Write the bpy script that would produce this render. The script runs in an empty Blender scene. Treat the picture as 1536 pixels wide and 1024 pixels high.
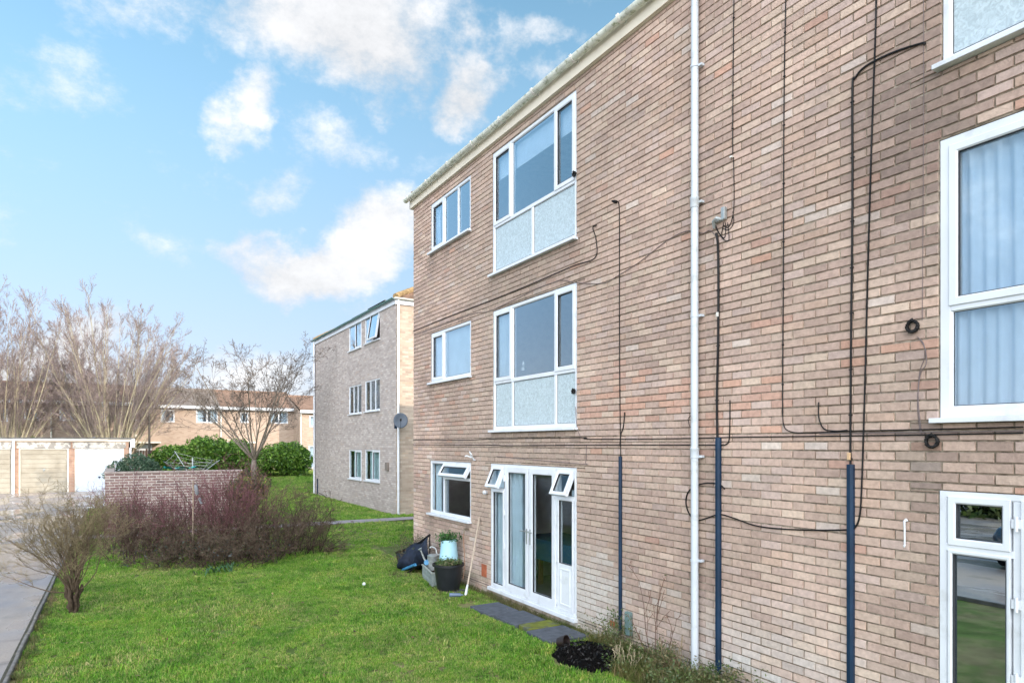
import bpy, bmesh, math, random
import numpy as np
from mathutils import Vector, Matrix, noise
R = math.radians
rng = random.Random(7)
C = bpy.context.scene.collection
scene = bpy.context.scene
# ------------------------------------------------------------------ camera, sky, sun
H = 2.38; TH = R(30.4); F = 1004.0; HZ = 665.5; WX = 5.10
cam = bpy.data.cameras.new('camera'); camo = bpy.data.objects.new('camera', cam); C.objects.link(camo)
camo.location = (0, 0, H); camo.rotation_euler = (R(90), 0, -TH)
cam.sensor_width = 36; cam.lens = 36*F/1536; cam.shift_y = (HZ-512)/1536; cam.clip_end = 3000; cam.clip_start = .05
scene.camera = camo
scene.view_settings.view_transform = 'Standard'; scene.view_settings.look = 'None'
scene.view_settings.gamma = 1; scene.view_settings.exposure = 1.15
SUN_EL = R(20); SUN_AZ = R(150)
sl = bpy.data.lights.new('sun', 'SUN'); slo = bpy.data.objects.new('sun', sl); C.objects.link(slo)
sl.energy = 2.0; sl.angle = R(.5); sl.color = (1, .86, .70)
sdir = Vector((math.sin(SUN_AZ)*math.cos(SUN_EL), math.cos(SUN_AZ)*math.cos(SUN_EL), math.sin(SUN_EL)))
slo.rotation_euler = sdir.to_track_quat('Z', 'Y').to_euler(); slo.location = (20, -20, 30)
cs, sn = math.cos(TH), math.sin(TH)
def ray(px, py=HZ):
    u = (px-768)/F; v = (HZ-py)/F
    return cs*u+sn, cs-sn*u, v
def onX(px, py, X=WX):
    d = ray(px, py); t = X/d[0]; return d[1]*t, H+d[2]*t
def onY(px, py, Y):
    d = ray(px, py); t = Y/d[1]; return d[0]*t, H+d[2]*t
def onG(px, py, z=0.):
    d = ray(px, py); t = (z-H)/d[2]; return d[0]*t, d[1]*t

w = bpy.data.worlds.new('World'); scene.world = w; w.use_nodes = True
nt = w.node_tree; nt.nodes.clear(); L = nt.links
def N(t, **k):
    n = nt.nodes.new(t)
    for a, b in k.items(): setattr(n, a, b)
    return n
def M(op, a, b=None, c=None, clamp=False):
    n = N('ShaderNodeMath', operation=op); n.use_clamp = clamp
    for i, v in enumerate((a, b, c)):
        if v is None: continue
        if isinstance(v, (int, float)): n.inputs[i].default_value = v
        else: L.new(v, n.inputs[i])
    return n.outputs[0]
def VM(op, a, b=None):
    n = N('ShaderNodeVectorMath', operation=op)
    for i, v in enumerate((a, b)):
        if v is None: continue
        if isinstance(v, (tuple, Vector)): n.inputs[i].default_value = tuple(v)
        else: L.new(v, n.inputs[i])
    return n.outputs['Value'] if op in ('DOT_PRODUCT', 'LENGTH') else n.outputs[0]
tc = N('ShaderNodeTexCoord'); D = tc.outputs['Generated']
sky = N('ShaderNodeTexSky', sky_type='NISHITA'); sky.sun_disc = False
sky.sun_elevation = SUN_EL; sky.sun_rotation = SUN_AZ; sky.air_density = 1.0; sky.dust_density = .3; sky.ozone_density = 2.2
# clouds: ellipses in direction space broken up by noise (px, py, half-width, half-height, weight)
blobs = [(540, 40, 185, 90, 1.25), (650, 85, 60, 60, .8), (735, 125, 78, 62, 1.25), (395, 172, 40, 38, .75), (500, 385, 150, 50, 1.35), (590, 350, 75, 60, 1.1),
         (430, 270, 55, 30, .55), (515, 225, 60, 40, .5), (825, 62, 45, 25, .6), (60, 130, 120, 70, .3), (250, 10, 150, 45, .4), (30, 590, 150, 65, 1.5), (140, 560, 110, 65, 1.2), (420, 560, 140, 60, .75), (560, 470, 60, 30, .55),
         (300, 380, 200, 40, .3), (150, 250, 200, 60, .28)]
nz = N('ShaderNodeTexNoise'); nz.inputs['Scale'].default_value = 5.5; nz.inputs['Detail'].default_value = 11; nz.inputs['Roughness'].default_value = .68
mp = N('ShaderNodeMapping'); mp.inputs['Scale'].default_value = (1, 1, 1.5); L.new(D, mp.inputs[0]); L.new(mp.outputs[0], nz.inputs['Vector'])
nl = N('ShaderNodeTexNoise'); nl.inputs['Scale'].default_value = 1.9; nl.inputs['Detail'].default_value = 3; L.new(mp.outputs[0], nl.inputs['Vector'])
wn = N('ShaderNodeTexNoise'); wn.inputs['Scale'].default_value = 4.2; wn.inputs['Detail'].default_value = 6; wn.inputs['Roughness'].default_value = .6; L.new(D, wn.inputs['Vector'])
wv = VM('SUBTRACT', wn.outputs['Color'], (.5, .5, .5)); ws = N('ShaderNodeVectorMath', operation='SCALE'); L.new(wv, ws.inputs[0]); ws.inputs['Scale'].default_value = .26
DW_ = VM('ADD', D, ws.outputs[0])
field = None
for (px, py, hw, hh, wt) in blobs:
    d = Vector(ray(px-22, py+4)); Ln = d.length; c = d.normalized()
    hv = c.cross(Vector((0, 0, 1))).normalized(); vv = hv.cross(c).normalized()
    a = M('MULTIPLY_ADD', VM('DOT_PRODUCT', DW_, hv), F*Ln/hw/ (1.0), 0.0)
    b = M('MULTIPLY_ADD', VM('DOT_PRODUCT', DW_, vv), F*Ln/hh, 0.0)
    # scaled by Ln: directions further from the axis subtend less
    r2 = M('ADD', M('MULTIPLY', a, a), M('MULTIPLY', b, b))
    f = M('MULTIPLY', M('SUBTRACT', 1.0, M('MULTIPLY', r2, .5), clamp=True), wt)
    field = f if field is None else M('MAXIMUM', field, f)
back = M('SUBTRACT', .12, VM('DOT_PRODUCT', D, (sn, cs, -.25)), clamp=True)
field = M('ADD', field, M('MULTIPLY', back, .9))  # extra cloud added behind the camera, out of view, as fill for the shade
fld = M('ADD', M('MULTIPLY', field, .66), M('MULTIPLY', M('SUBTRACT', nz.outputs[0], .5), 1.75))
rmp = N('ShaderNodeMapRange', interpolation_type='SMOOTHSTEP'); rmp.inputs[1].default_value = .14; rmp.inputs[2].default_value = .72
L.new(fld, rmp.inputs[0]); dens = rmp.outputs[0]
tint = N('ShaderNodeMix', data_type='RGBA', blend_type='MULTIPLY'); tint.inputs[0].default_value = 1
L.new(sky.outputs[0], tint.inputs[6]); hz_ = N('ShaderNodeSeparateXYZ'); L.new(D, hz_.inputs[0]); hr = N('ShaderNodeMapRange', interpolation_type='SMOOTHSTEP'); hr.inputs[1].default_value = 0; hr.inputs[2].default_value = .55; L.new(hz_.outputs[2], hr.inputs[0])
hc = N('ShaderNodeMix', data_type='RGBA'); hc.inputs[6].default_value = (.76, .53, .63, 1); hc.inputs[7].default_value = (1.08, 1.30, 1.12, 1); L.new(hr.outputs[0], hc.inputs[0]); L.new(hc.outputs[2], tint.inputs[7])
shade = N('ShaderNodeMapRange'); shade.inputs[1].default_value = .35; shade.inputs[2].default_value = .65; shade.inputs[3].default_value = .78; shade.inputs[4].default_value = 1.12; L.new(nz.outputs[0], shade.inputs[0])
CLOUD = 4.0; BACK_FILL = 4.7  # second value: added brightness of the unseen clouds behind, lifting the shaded side
cl = N('ShaderNodeVectorMath', operation='SCALE'); cl.inputs[0].default_value = (CLOUD*.985, CLOUD*1.0, CLOUD*1.03); L.new(M('MULTIPLY', shade.outputs[0], M('MULTIPLY_ADD', back, BACK_FILL, 1.0)), cl.inputs['Scale'])
hzm = N('ShaderNodeMix', data_type='RGBA'); hf = N('ShaderNodeMapRange'); L.new(hz_.outputs[2], hf.inputs[0]); hf.inputs[1].default_value = -.02; hf.inputs[2].default_value = .6; hf.inputs[3].default_value = .76; hf.inputs[4].default_value = .0
L.new(hf.outputs[0], hzm.inputs[0]); L.new(tint.outputs[2], hzm.inputs[6]); hzm.inputs[7].default_value = (2.35, 3.2, 3.95, 1)
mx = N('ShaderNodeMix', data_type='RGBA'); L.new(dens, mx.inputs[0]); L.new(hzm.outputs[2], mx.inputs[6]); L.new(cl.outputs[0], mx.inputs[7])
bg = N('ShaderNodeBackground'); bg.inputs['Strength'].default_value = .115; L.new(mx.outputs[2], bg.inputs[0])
out = N('ShaderNodeOutputWorld'); L.new(bg.outputs[0], out.inputs[0])
w.cycles.sampling_method = 'MANUAL'; w.cycles.sample_map_resolution = 512

# ------------------------------------------------------------------ tagging
def tag(o, label=None, cat=None, group=None, kind=None):
    if label: o['label'] = label
    if cat: o['category'] = cat
    if group: o['group'] = group
    if kind: o['kind'] = kind
    return o
def thing(name, loc, label, cat, group=None, rz=0):
    o = bpy.data.objects.new(name, None); C.objects.link(o); o.location = loc; o.rotation_euler = (0, 0, rz)
    o.empty_display_size = .2
    return tag(o, label, cat, group)
def copy_tree(o, parent=None):
    c = o.copy(); C.objects.link(c); c.parent = parent
    for ch in list(o.children): copy_tree(ch, c)
    return c
# ------------------------------------------------------------------ mesh builder (world coordinates unless parent given)
class MB:
    def __init__(s): s.v = []; s.f = []; s.m = []; s.cm = 0; s.col = None
    def add(s, vs, fs):
        n = len(s.v); s.v += [tuple(v) for v in vs]; s.f += [tuple(n+i for i in f) for f in fs]; s.m += [s.cm]*len(fs); return s
    def box(s, x0, x1, y0, y1, z0, z1):
        return s.add([(x0,y0,z0),(x1,y0,z0),(x1,y1,z0),(x0,y1,z0),(x0,y0,z1),(x1,y0,z1),(x1,y1,z1),(x0,y1,z1)],
                     [(0,3,2,1),(4,5,6,7),(0,1,5,4),(1,2,6,5),(2,3,7,6),(3,0,4,7)])
    def hexa(s, c8): return s.add(c8, [(0,3,2,1),(4,5,6,7),(0,1,5,4),(1,2,6,5),(2,3,7,6),(3,0,4,7)])
    def tube(s, pts, r, n=8, cap=True):
        pts = [Vector(p) for p in pts]; rs = r if isinstance(r, (list, tuple)) else [r]*len(pts)
        base = len(s.v); nrm = None
        for i, p in enumerate(pts):
            t = (pts[min(i+1, len(pts)-1)]-pts[max(i-1, 0)])
            t = t.normalized() if t.length > 1e-9 else Vector((0,0,1))
            if nrm is None: nrm = t.orthogonal().normalized()
            else:
                nrm = nrm - t*nrm.dot(t); nrm = nrm.normalized() if nrm.length > 1e-6 else t.orthogonal().normalized()
            b = t.cross(nrm)
            for k in range(n):
                a = 2*math.pi*k/n; s.v.append(tuple(p+(nrm*math.cos(a)+b*math.sin(a))*rs[i]))
        for i in range(len(pts)-1):
            for k in range(n):
                a, b2 = base+i*n+k, base+i*n+(k+1) % n
                s.f.append((a, b2, b2+n, a+n)); s.m.append(s.cm)
        if cap:
            s.f.append(tuple(base+k for k in reversed(range(n)))); s.m.append(s.cm)
            e = base+(len(pts)-1)*n; s.f.append(tuple(e+k for k in range(n))); s.m.append(s.cm)
        return s
    def lathe(s, prof, c=(0,0,0), n=24, sx=1, sy=1):
        base = len(s.v)
        for (r, z) in prof:
            for k in range(n):
                a = 2*math.pi*k/n; s.v.append((c[0]+r*sx*math.cos(a), c[1]+r*sy*math.sin(a), c[2]+z))
        for i in range(len(prof)-1):
            for k in range(n):
                a, b = base+i*n+k, base+i*n+(k+1) % n
                s.f.append((a, b, b+n, a+n)); s.m.append(s.cm)
        return s
    def build(s, name, mats, parent=None, smooth=None, bevel=0, local=False, recalc=True):
        me = bpy.data.meshes.new(name); me.from_pydata(s.v, [], s.f)
        mats = mats if isinstance(mats, (list, tuple)) else [mats]
        for m in mats: me.materials.append(m)
        if len(mats) > 1: me.polygons.foreach_set('material_index', s.m)
        if recalc:
            bm = bmesh.new(); bm.from_mesh(me); bmesh.ops.recalc_face_normals(bm, faces=bm.faces); bm.to_mesh(me); bm.free()
        o = bpy.data.objects.new(name, me); C.objects.link(o)
        if parent is not None:
            o.parent = parent
            if not local:
                o.matrix_parent_inverse = wmat(parent).inverted()
        if smooth is not None:
            me.polygons.foreach_set('use_smooth', [True]*len(me.polygons)); me.set_sharp_from_angle(angle=R(smooth))
        if bevel:
            md = o.modifiers.new('bevel', 'BEVEL'); md.width = bevel; md.segments = 2; md.limit_method = 'ANGLE'; md.angle_limit = R(40)
        return o
def wmat(o):
    m = o.matrix_basis.copy()
    if o.parent: m = wmat(o.parent) @ o.matrix_parent_inverse @ m
    return m
class Fr:   # a wall frame: u along, z up, d outwards
    def __init__(s, o, u, n): s.o = Vector(o); s.u = Vector(u); s.n = Vector(n)
    def p(s, u, z, d=0): return s.o+s.u*u+s.n*d+Vector((0, 0, z))
    def box(s, mb, u0, u1, z0, z1, d0, d1):
        P = s.p
        return mb.hexa([P(u0,z0,d0),P(u1,z0,d0),P(u1,z0,d1),P(u0,z0,d1),P(u0,z1,d0),P(u1,z1,d0),P(u1,z1,d1),P(u0,z1,d1)])
    def ring(s, mb, u0, u1, z0, z1, wd, df, db, ch=.010):
        P = s.p; n = len(mb.v)
        def loop(i, d): return [P(u0+i, z0+i, d), P(u1-i, z0+i, d), P(u1-i, z1-i, d), P(u0+i, z1-i, d)]
        e = .003
        loops = [loop(0, db), loop(0, df-e), loop(e, df), loop(wd-ch, df), loop(wd, df-ch), loop(wd, db)]
        for l in loops: mb.v += [tuple(v) for v in l]
        for j in range(6):
            k2 = (j+1) % 6
            for i in range(4):
                a = n+j*4+i; b = n+j*4+(i+1) % 4; c = n+k2*4+(i+1) % 4; d = n+k2*4+i
                mb.f.append((a, b, c, d)); mb.m.append(mb.cm)
        return mb
# ------------------------------------------------------------------ materials
MATS = {}
def mat(name, col, rough=.6, spec=.5, metal=0, var=.12, vscale=8., bump=0., bscale=60., coat=0, alpha=None, trans=0, attr=None, sss=0, col2=None, c2scale=3., c2lo=.45, c2hi=.6, detail=5):
    if name in MATS: return MATS[name]
    m = bpy.data.materials.new(name); m.use_nodes = True; t = m.node_tree; b = t.nodes['Principled BSDF']
    n = t.nodes.new; l = t.links.new
    geo = n('ShaderNodeNewGeometry')
    nzz = n('ShaderNodeTexNoise'); nzz.inputs['Scale'].default_value = vscale; nzz.inputs['Detail'].default_value = detail; l(geo.outputs['Position'], nzz.inputs['Vector'])
    mr = n('ShaderNodeMapRange'); mr.inputs[1].default_value = .3; mr.inputs[2].default_value = .7; mr.inputs[3].default_value = 1-var; mr.inputs[4].default_value = 1+var; l(nzz.outputs[0], mr.inputs[0])
    src = None
    if attr:
        at = n('ShaderNodeAttribute'); at.attribute_name = attr; src = at.outputs['Color']
    elif col2:
        n2 = n('ShaderNodeTexNoise'); n2.inputs['Scale'].default_value = c2scale; n2.inputs['Detail'].default_value = 6; n2.inputs['Roughness'].default_value = .65; l(geo.outputs['Position'], n2.inputs['Vector'])
        r2 = n('ShaderNodeMapRange'); r2.inputs[1].default_value = c2lo; r2.inputs[2].default_value = c2hi; l(n2.outputs[0], r2.inputs[0])
        mm = n('ShaderNodeMix'); mm.data_type = 'RGBA'; l(r2.outputs[0], mm.inputs[0]); mm.inputs[6].default_value = (*col, 1); mm.inputs[7].default_value = (*col2, 1); src = mm.outputs[2]
    vs = n('ShaderNodeVectorMath'); vs.operation = 'SCALE'
    if src is not None: l(src, vs.inputs[0])
    else: vs.inputs[0].default_value = col
    l(mr.outputs[0], vs.inputs['Scale']); l(vs.outputs[0], b.inputs['Base Color'])
    b.inputs['Roughness'].default_value = rough; b.inputs['Specular IOR Level'].default_value = spec; b.inputs['Metallic'].default_value = metal
    if coat: b.inputs['Coat Weight'].default_value = coat
    if bump:
        nb = n('ShaderNodeTexNoise'); nb.inputs['Scale'].default_value = bscale; nb.inputs['Detail'].default_value = 4; l(geo.outputs['Position'], nb.inputs['Vector'])
        bp = n('ShaderNodeBump'); bp.inputs['Strength'].default_value = bump; bp.inputs['Distance'].default_value = .01; l(nb.outputs[0], bp.inputs['Height']); l(bp.outputs[0], b.inputs['Normal'])
    if trans:
        # thin translucent leaf / cloth
        tr = n('ShaderNodeBsdfTranslucent'); l(vs.outputs[0], tr.inputs[0]); ms = n('ShaderNodeMixShader'); ms.inputs[0].default_value = trans
        l(b.outputs[0], ms.inputs[1]); l(tr.outputs[0], ms.inputs[2]); l(ms.outputs[0], t.nodes['Material Output'].inputs[0])
    MATS[name] = m; return m
def glass_mat(name, tint=(.75, .82, .84), refl=1.0, wob=.0, milky=0):
    if name in MATS: return MATS[name]
    m = bpy.data.materials.new(name); m.use_nodes = True; t = m.node_tree; t.nodes.clear(); n = t.nodes.new; l = t.links.new
    fr = n('ShaderNodeFresnel'); fr.inputs[0].default_value = 1.75
    mm = n('ShaderNodeMath'); mm.operation = 'MULTIPLY'; mm.inputs[1].default_value = refl; mm.use_clamp = True
    gb_ = n('ShaderNodeNewGeometry'); inv = n('ShaderNodeMath'); inv.operation = 'SUBTRACT'; inv.inputs[0].default_value = 1; l(gb_.outputs['Backfacing'], inv.inputs[1]); m0 = n('ShaderNodeMath'); m0.operation = 'MULTIPLY'; l(fr.outputs[0], m0.inputs[0]); l(inv.outputs[0], m0.inputs[1]); l(m0.outputs[0], mm.inputs[0])
    gl = n('ShaderNodeBsdfGlossy'); gl.inputs['Roughness'].default_value = .0; gl.inputs['Color'].default_value = (.78, .92, 1, 1)
    tr = n('ShaderNodeBsdfTransparent'); tr.inputs[0].default_value = (*[q**.35 for q in tint], 1)
    geo = n('ShaderNodeNewGeometry'); nb = n('ShaderNodeTexNoise'); nb.inputs['Scale'].default_value = 1.6 if not wob > .5 else 26; nb.inputs['Detail'].default_value = 1
    l(geo.outputs['Position'], nb.inputs['Vector']); bp = n('ShaderNodeBump'); bp.inputs['Strength'].default_value = .05 if wob <= .5 else .5; bp.inputs['Distance'].default_value = .02; l(nb.outputs[0], bp.inputs['Height'])
    l(bp.outputs[0], gl.inputs['Normal'])
    under = tr.outputs[0]
    if milky:
        df = n('ShaderNodeBsdfDiffuse'); df.inputs[0].default_value = (.58, .68, .72, 1); ms0 = n('ShaderNodeMixShader'); ms0.inputs[0].default_value = milky
        nv = n('ShaderNodeTexNoise'); nv.inputs['Scale'].default_value = 24; nv.inputs['Detail'].default_value = 6; nv.inputs['Distortion'].default_value = 1.5; l(geo.outputs['Position'], nv.inputs['Vector'])
        mr = n('ShaderNodeMapRange'); mr.inputs[1].default_value = .35; mr.inputs[2].default_value = .65; mr.inputs[3].default_value = milky*.75; mr.inputs[4].default_value = min(1, milky*1.2); l(nv.outputs[0], mr.inputs[0]); l(mr.outputs[0], ms0.inputs[0])
        l(tr.outputs[0], ms0.inputs[1]); l(df.outputs[0], ms0.inputs[2]); under = ms0.outputs[0]
    ms = n('ShaderNodeMixShader'); l(mm.outputs[0], ms.inputs[0]); l(under, ms.inputs[1]); l(gl.outputs[0], ms.inputs[2])
    o = n('ShaderNodeOutputMaterial'); l(ms.outputs[0], o.inputs[0]); MATS[name] = m; return m
def brick_tex(name, axis, cols, mortar=(.36, .31, .26), stain=.35, stainc=(.12, .10, .085), ms=.007):
    """brick pattern for the further buildings; axis 'x' or 'y' is the horizontal one"""
    m = bpy.data.materials.new(name); m.use_nodes = True; t = m.node_tree; b = t.nodes['Principled BSDF']; n = t.nodes.new; l = t.links.new
    geo = n('ShaderNodeNewGeometry'); sp = n('ShaderNodeSeparateXYZ'); l(geo.outputs['Position'], sp.inputs[0]); cb = n('ShaderNodeCombineXYZ')
    l(sp.outputs[0 if axis == 'x' else 1], cb.inputs[0]); l(sp.outputs[2], cb.inputs[1])
    br = n('ShaderNodeTexBrick'); br.inputs['Scale'].default_value = 1; br.inputs['Brick Width'].default_value = .225; br.inputs['Row Height'].default_value = .075
    br.inputs['Mortar Size'].default_value = ms; br.inputs['Mortar Smooth'].default_value = .3; br.inputs['Color1'].default_value = (0, 0, 0, 1); br.inputs['Color2'].default_value = (1, 1, 1, 1); br.inputs['Mortar'].default_value = (.5, .5, .5, 1)
    l(cb.outputs[0], br.inputs['Vector'])
    cr = n('ShaderNodeValToRGB'); cr.color_ramp.interpolation = 'LINEAR'
    for i, (p, c) in enumerate(cols):
        e = cr.color_ramp.elements[i] if i < 2 else cr.color_ramp.elements.new(p)
        e.position = p; e.color = (*c, 1)
    l(br.outputs['Color'], cr.inputs[0])
    m1 = n('ShaderNodeMix'); m1.data_type = 'RGBA'; l(br.outputs['Fac'], m1.inputs[0]); l(cr.outputs[0], m1.inputs[6]); m1.inputs[7].default_value = (*mortar, 1)
    nz = n('ShaderNodeTexNoise'); nz.inputs['Scale'].default_value = .9; nz.inputs['Detail'].default_value = 8; nz.inputs['Roughness'].default_value = .7; l(geo.outputs['Position'], nz.inputs['Vector'])
    mr = n('ShaderNodeMapRange'); mr.inputs[1].default_value = .48; mr.inputs[2].default_value = .75; mr.inputs[4].default_value = stain; l(nz.outputs[0], mr.inputs[0])
    m2 = n('ShaderNodeMix'); m2.data_type = 'RGBA'; l(mr.outputs[0], m2.inputs[0]); l(m1.outputs[2], m2.inputs[6]); m2.inputs[7].default_value = (*stainc, 1)
    l(m2.outputs[2], b.inputs['Base Color']); b.inputs['Roughness'].default_value = .9; b.inputs['Specular IOR Level'].default_value = .2
    bp = n('ShaderNodeBump'); bp.invert = True; bp.inputs['Strength'].default_value = .6; bp.inputs['Distance'].default_value = .008; l(br.outputs['Fac'], bp.inputs['Height']); l(bp.outputs[0], b.inputs['Normal'])
    MATS[name] = m; return m

white = mat('white_upvc', (.68, .715, .765), .3, .5, var=.05, vscale=3, col2=(.50, .52, .53), c2scale=4.5, c2lo=.56, c2hi=.8)
grubby = mat('weathered_white', (.74, .73, .68), .45, .4, var=.08, col2=(.45, .44, .36), c2scale=5, c2lo=.55, c2hi=.8)
cream = mat('cream_fascia', (.74, .68, .57), .5, .4, var=.08, vscale=2)
gut = mat('mossy_gutter', (.70, .73, .66), .5, .4, var=.15, col2=(.24, .27, .15), c2scale=11, c2lo=.52, c2hi=.68)
pipe_m = mat('pipe_white', (.55, .60, .655), .35, .5, var=.05, vscale=2, col2=(.38, .40, .38), c2scale=6, c2lo=.55, c2hi=.75)
black = mat('black_rubber', (.008, .008, .009), .6, .3, var=.2)
duct = mat('dark_duct', (.007, .026, .060), .45, .3, var=.3, vscale=5)
grey_cable = mat('grey_cable', (.16, .13, .13), .6, .3)
brickm = mat('brick_face', (1, 1, 1), .92, .18, attr='Col', var=.13, vscale=26, bump=.55, bscale=75, detail=8)
mortar = mat('mortar', (.20, .165, .125), .95, .1, var=.45, col2=(.30, .26, .21), c2scale=1.3, vscale=20, bump=.4, bscale=120)
glass = glass_mat('window_glass', refl=3.3)
glass_dk = glass_mat('door_glass', refl=.85)
obscure = glass_mat('patterned_glass', refl=.75, wob=1, milky=.72)
gasket = mat('gasket', (.03, .03, .035), .6, .3)
wallpaint = mat('room_paint', (.45, .42, .38), .9, .1)
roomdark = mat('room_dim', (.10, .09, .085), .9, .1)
carpet = mat('carpet', (.16, .14, .13), .95, .1)
net = mat('net_curtain', (.64, .75, .88), .9, .1, var=.05, trans=.12)
drape = mat('pale_drape', (.52, .64, .72), .9, .1, var=.1, vscale=4, trans=.1)
galv = mat('galvanised', (.42, .45, .45), .45, .5, metal=.6, var=.2, vscale=18)
wood = mat('weathered_wood', (.34, .27, .20), .8, .2, var=.2, vscale=25)
tile = mat('roof_tile', (.20, .125, .085), .9, .15, var=.3, vscale=6, bump=.5, bscale=14, col2=(.11, .085, .07), c2scale=2.)
tile_lichen = mat('lichen_tile', (.30, .21, .11), .95, .1, var=.35, vscale=7)
# ------------------------------------------------------------------ main wall: every brick laid
def clip(rects, h):
    out = []
    hu0, hu1, hz0, hz1 = h
    for (a, b, c, d) in rects:
        if b <= hu0 or a >= hu1 or d <= hz0 or c >= hz1: out.append((a, b, c, d)); continue
        if c < hz0-.012: out.append((a, b, c, hz0)); c = hz0
        if d > hz1+.012: out.append((a, b, hz1, d)); d = hz1
        if a < hu0-.015: out.append((a, hu0, c, d))
        if b > hu1+.015: out.append((hu1, b, c, d))
    return out
def laid_bricks(mb, cols, fr, u0, u1, z0, z1, holes, colfn, seed=1, phase=0):
    rg = random.Random(seed); r0 = math.floor(z0/.075); r1 = math.ceil(z1/.075)
    for r in range(r0, r1):
        off = (r % 2)*.1125+phase; k0 = math.floor((u0-off)/.225); k1 = math.ceil((u1-off)/.225)
        wob = .0015*math.sin(r*2.3)
        for k in range(k0, k1):
            a = max(u0, off+k*.225); b = min(u1, off+(k+1)*.225)
            if b-a < .03: continue
            rc = [(a, b, max(z0, r*.075), min(z1, (r+1)*.075))]
            for h in holes: rc = clip(rc, h)
            for (a2, b2, c2, d2) in rc:
                if b2-a2 < .02 or d2-c2 < .014: continue
                j = .0045; f = rg.uniform(-.0015, .0025); e = .0035
                J = lambda s=.0016: rg.uniform(-s, s)
                A, B, Cc, Dd = a2+j+J(), b2-j+J(), c2+j+J(.001)+wob*.4, d2-j*1.15+J(.0012)+wob*.4
                tl, tr_ = J(.0022), J(.0022)
                o = [fr.p(A, Cc, -.012), fr.p(B, Cc, -.012), fr.p(B, Dd+tr_, -.012), fr.p(A, Dd+tl, -.012),
                     fr.p(A+e, Cc+e, f), fr.p(B-e, Cc+e, f+J()), fr.p(B-e, Dd-e+tr_, f+J()), fr.p(A+e, Dd-e+tl, f)]
                mb.add(o, [(4, 5, 6, 7), (0, 1, 5, 4), (1, 2, 6, 5), (2, 3, 7, 6), (3, 0, 4, 7)])
                c = colfn((a2+b2)/2, (c2+d2)/2, rg); cols += [c]*8
def set_col(o, cols):
    a = o.data.color_attributes.new('Col', 'FLOAT_COLOR', 'POINT')
    arr = np.ones((len(o.data.vertices), 4), dtype=np.float32); c = np.array(cols, dtype=np.float32); arr[:len(c), :3] = c
    a.data.foreach_set('color', arr.ravel())
def sheet_with_holes(mb, fr, u0, u1, z0, z1, holes, d, depth=.13):
    us = sorted({u0, u1, *[min(max(h[0], u0), u1) for h in holes], *[min(max(h[1], u0), u1) for h in holes]})
    zs = sorted({z0, z1, *[h[2] for h in holes], *[h[3] for h in holes]})
    for i in range(len(us)-1):
        for j in range(len(zs)-1):
            cu, cz = (us[i]+us[i+1])/2, (zs[j]+zs[j+1])/2
            if any(h[0] < cu < h[1] and h[2] < cz < h[3] for h in holes): continue
            mb.add([fr.p(us[i], zs[j], d), fr.p(us[i+1], zs[j], d), fr.p(us[i+1], zs[j+1], d), fr.p(us[i], zs[j+1], d)], [(0, 1, 2, 3)])
    for (a, b, c, e) in holes:
        P = fr.p
        for q in ([(a,c),(b,c)], [(b,c),(b,e)], [(b,e),(a,e)], [(a,e),(a,c)]):
            mb.add([P(*q[0], d), P(*q[1], d), P(*q[1], d-depth), P(*q[0], d-depth)], [(0, 1, 2, 3)])

FW = Fr((WX, 0, 0), (0, 1, 0), (-1, 0, 0))
def rect(pl, tl, bl, pr, tr_, br_, X=WX):     # px left/top/bottom and right/top/bottom -> u0,u1,z0,z1 on the wall plane
    ul, z1 = onX(pl, tl, X); _, z0 = onX(pl, bl, X); ur, z1b = onX(pr, tr_, X); _, z0b = onX(pr, br_, X)
    return [ur, ul, (z0+z0b)/2, (z1+z1b)/2]
W1 = rect(646.3, 307.5, 382, 705.6, 262, 348); W2 = rect(738.4, 231, 416, 864, 134, 359.5)
W3 = rect(646.3, 501, 576, 706, 479, 567); W4 = rect(739, 466, 648, 864.6, 423.4, 644.6)
W5 = rect(645, 690, 771, 706, 693.4, 784); D1 = rect(736, 694.4, 882, 864.4, 702, 934)
UL = onX(1408, 300)[0]; DW = D1[1]-D1[0]
W6 = [UL-.02-DW, UL-.02, W2[2], W2[3]]; W7 = [UL-DW, UL, W4[2]+.02, onX(1407.5, 211)[1]]
W6[2] = onX(1416, 104)[1]; D2 = [UL-DW, UL, D1[2], onX(1410, 735)[1]]
W7[2] = onX(1406, 634)[1]
U_END = onX(620, 600)[0]; Z_TOP = 7.10; U_START = -6.0
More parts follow.
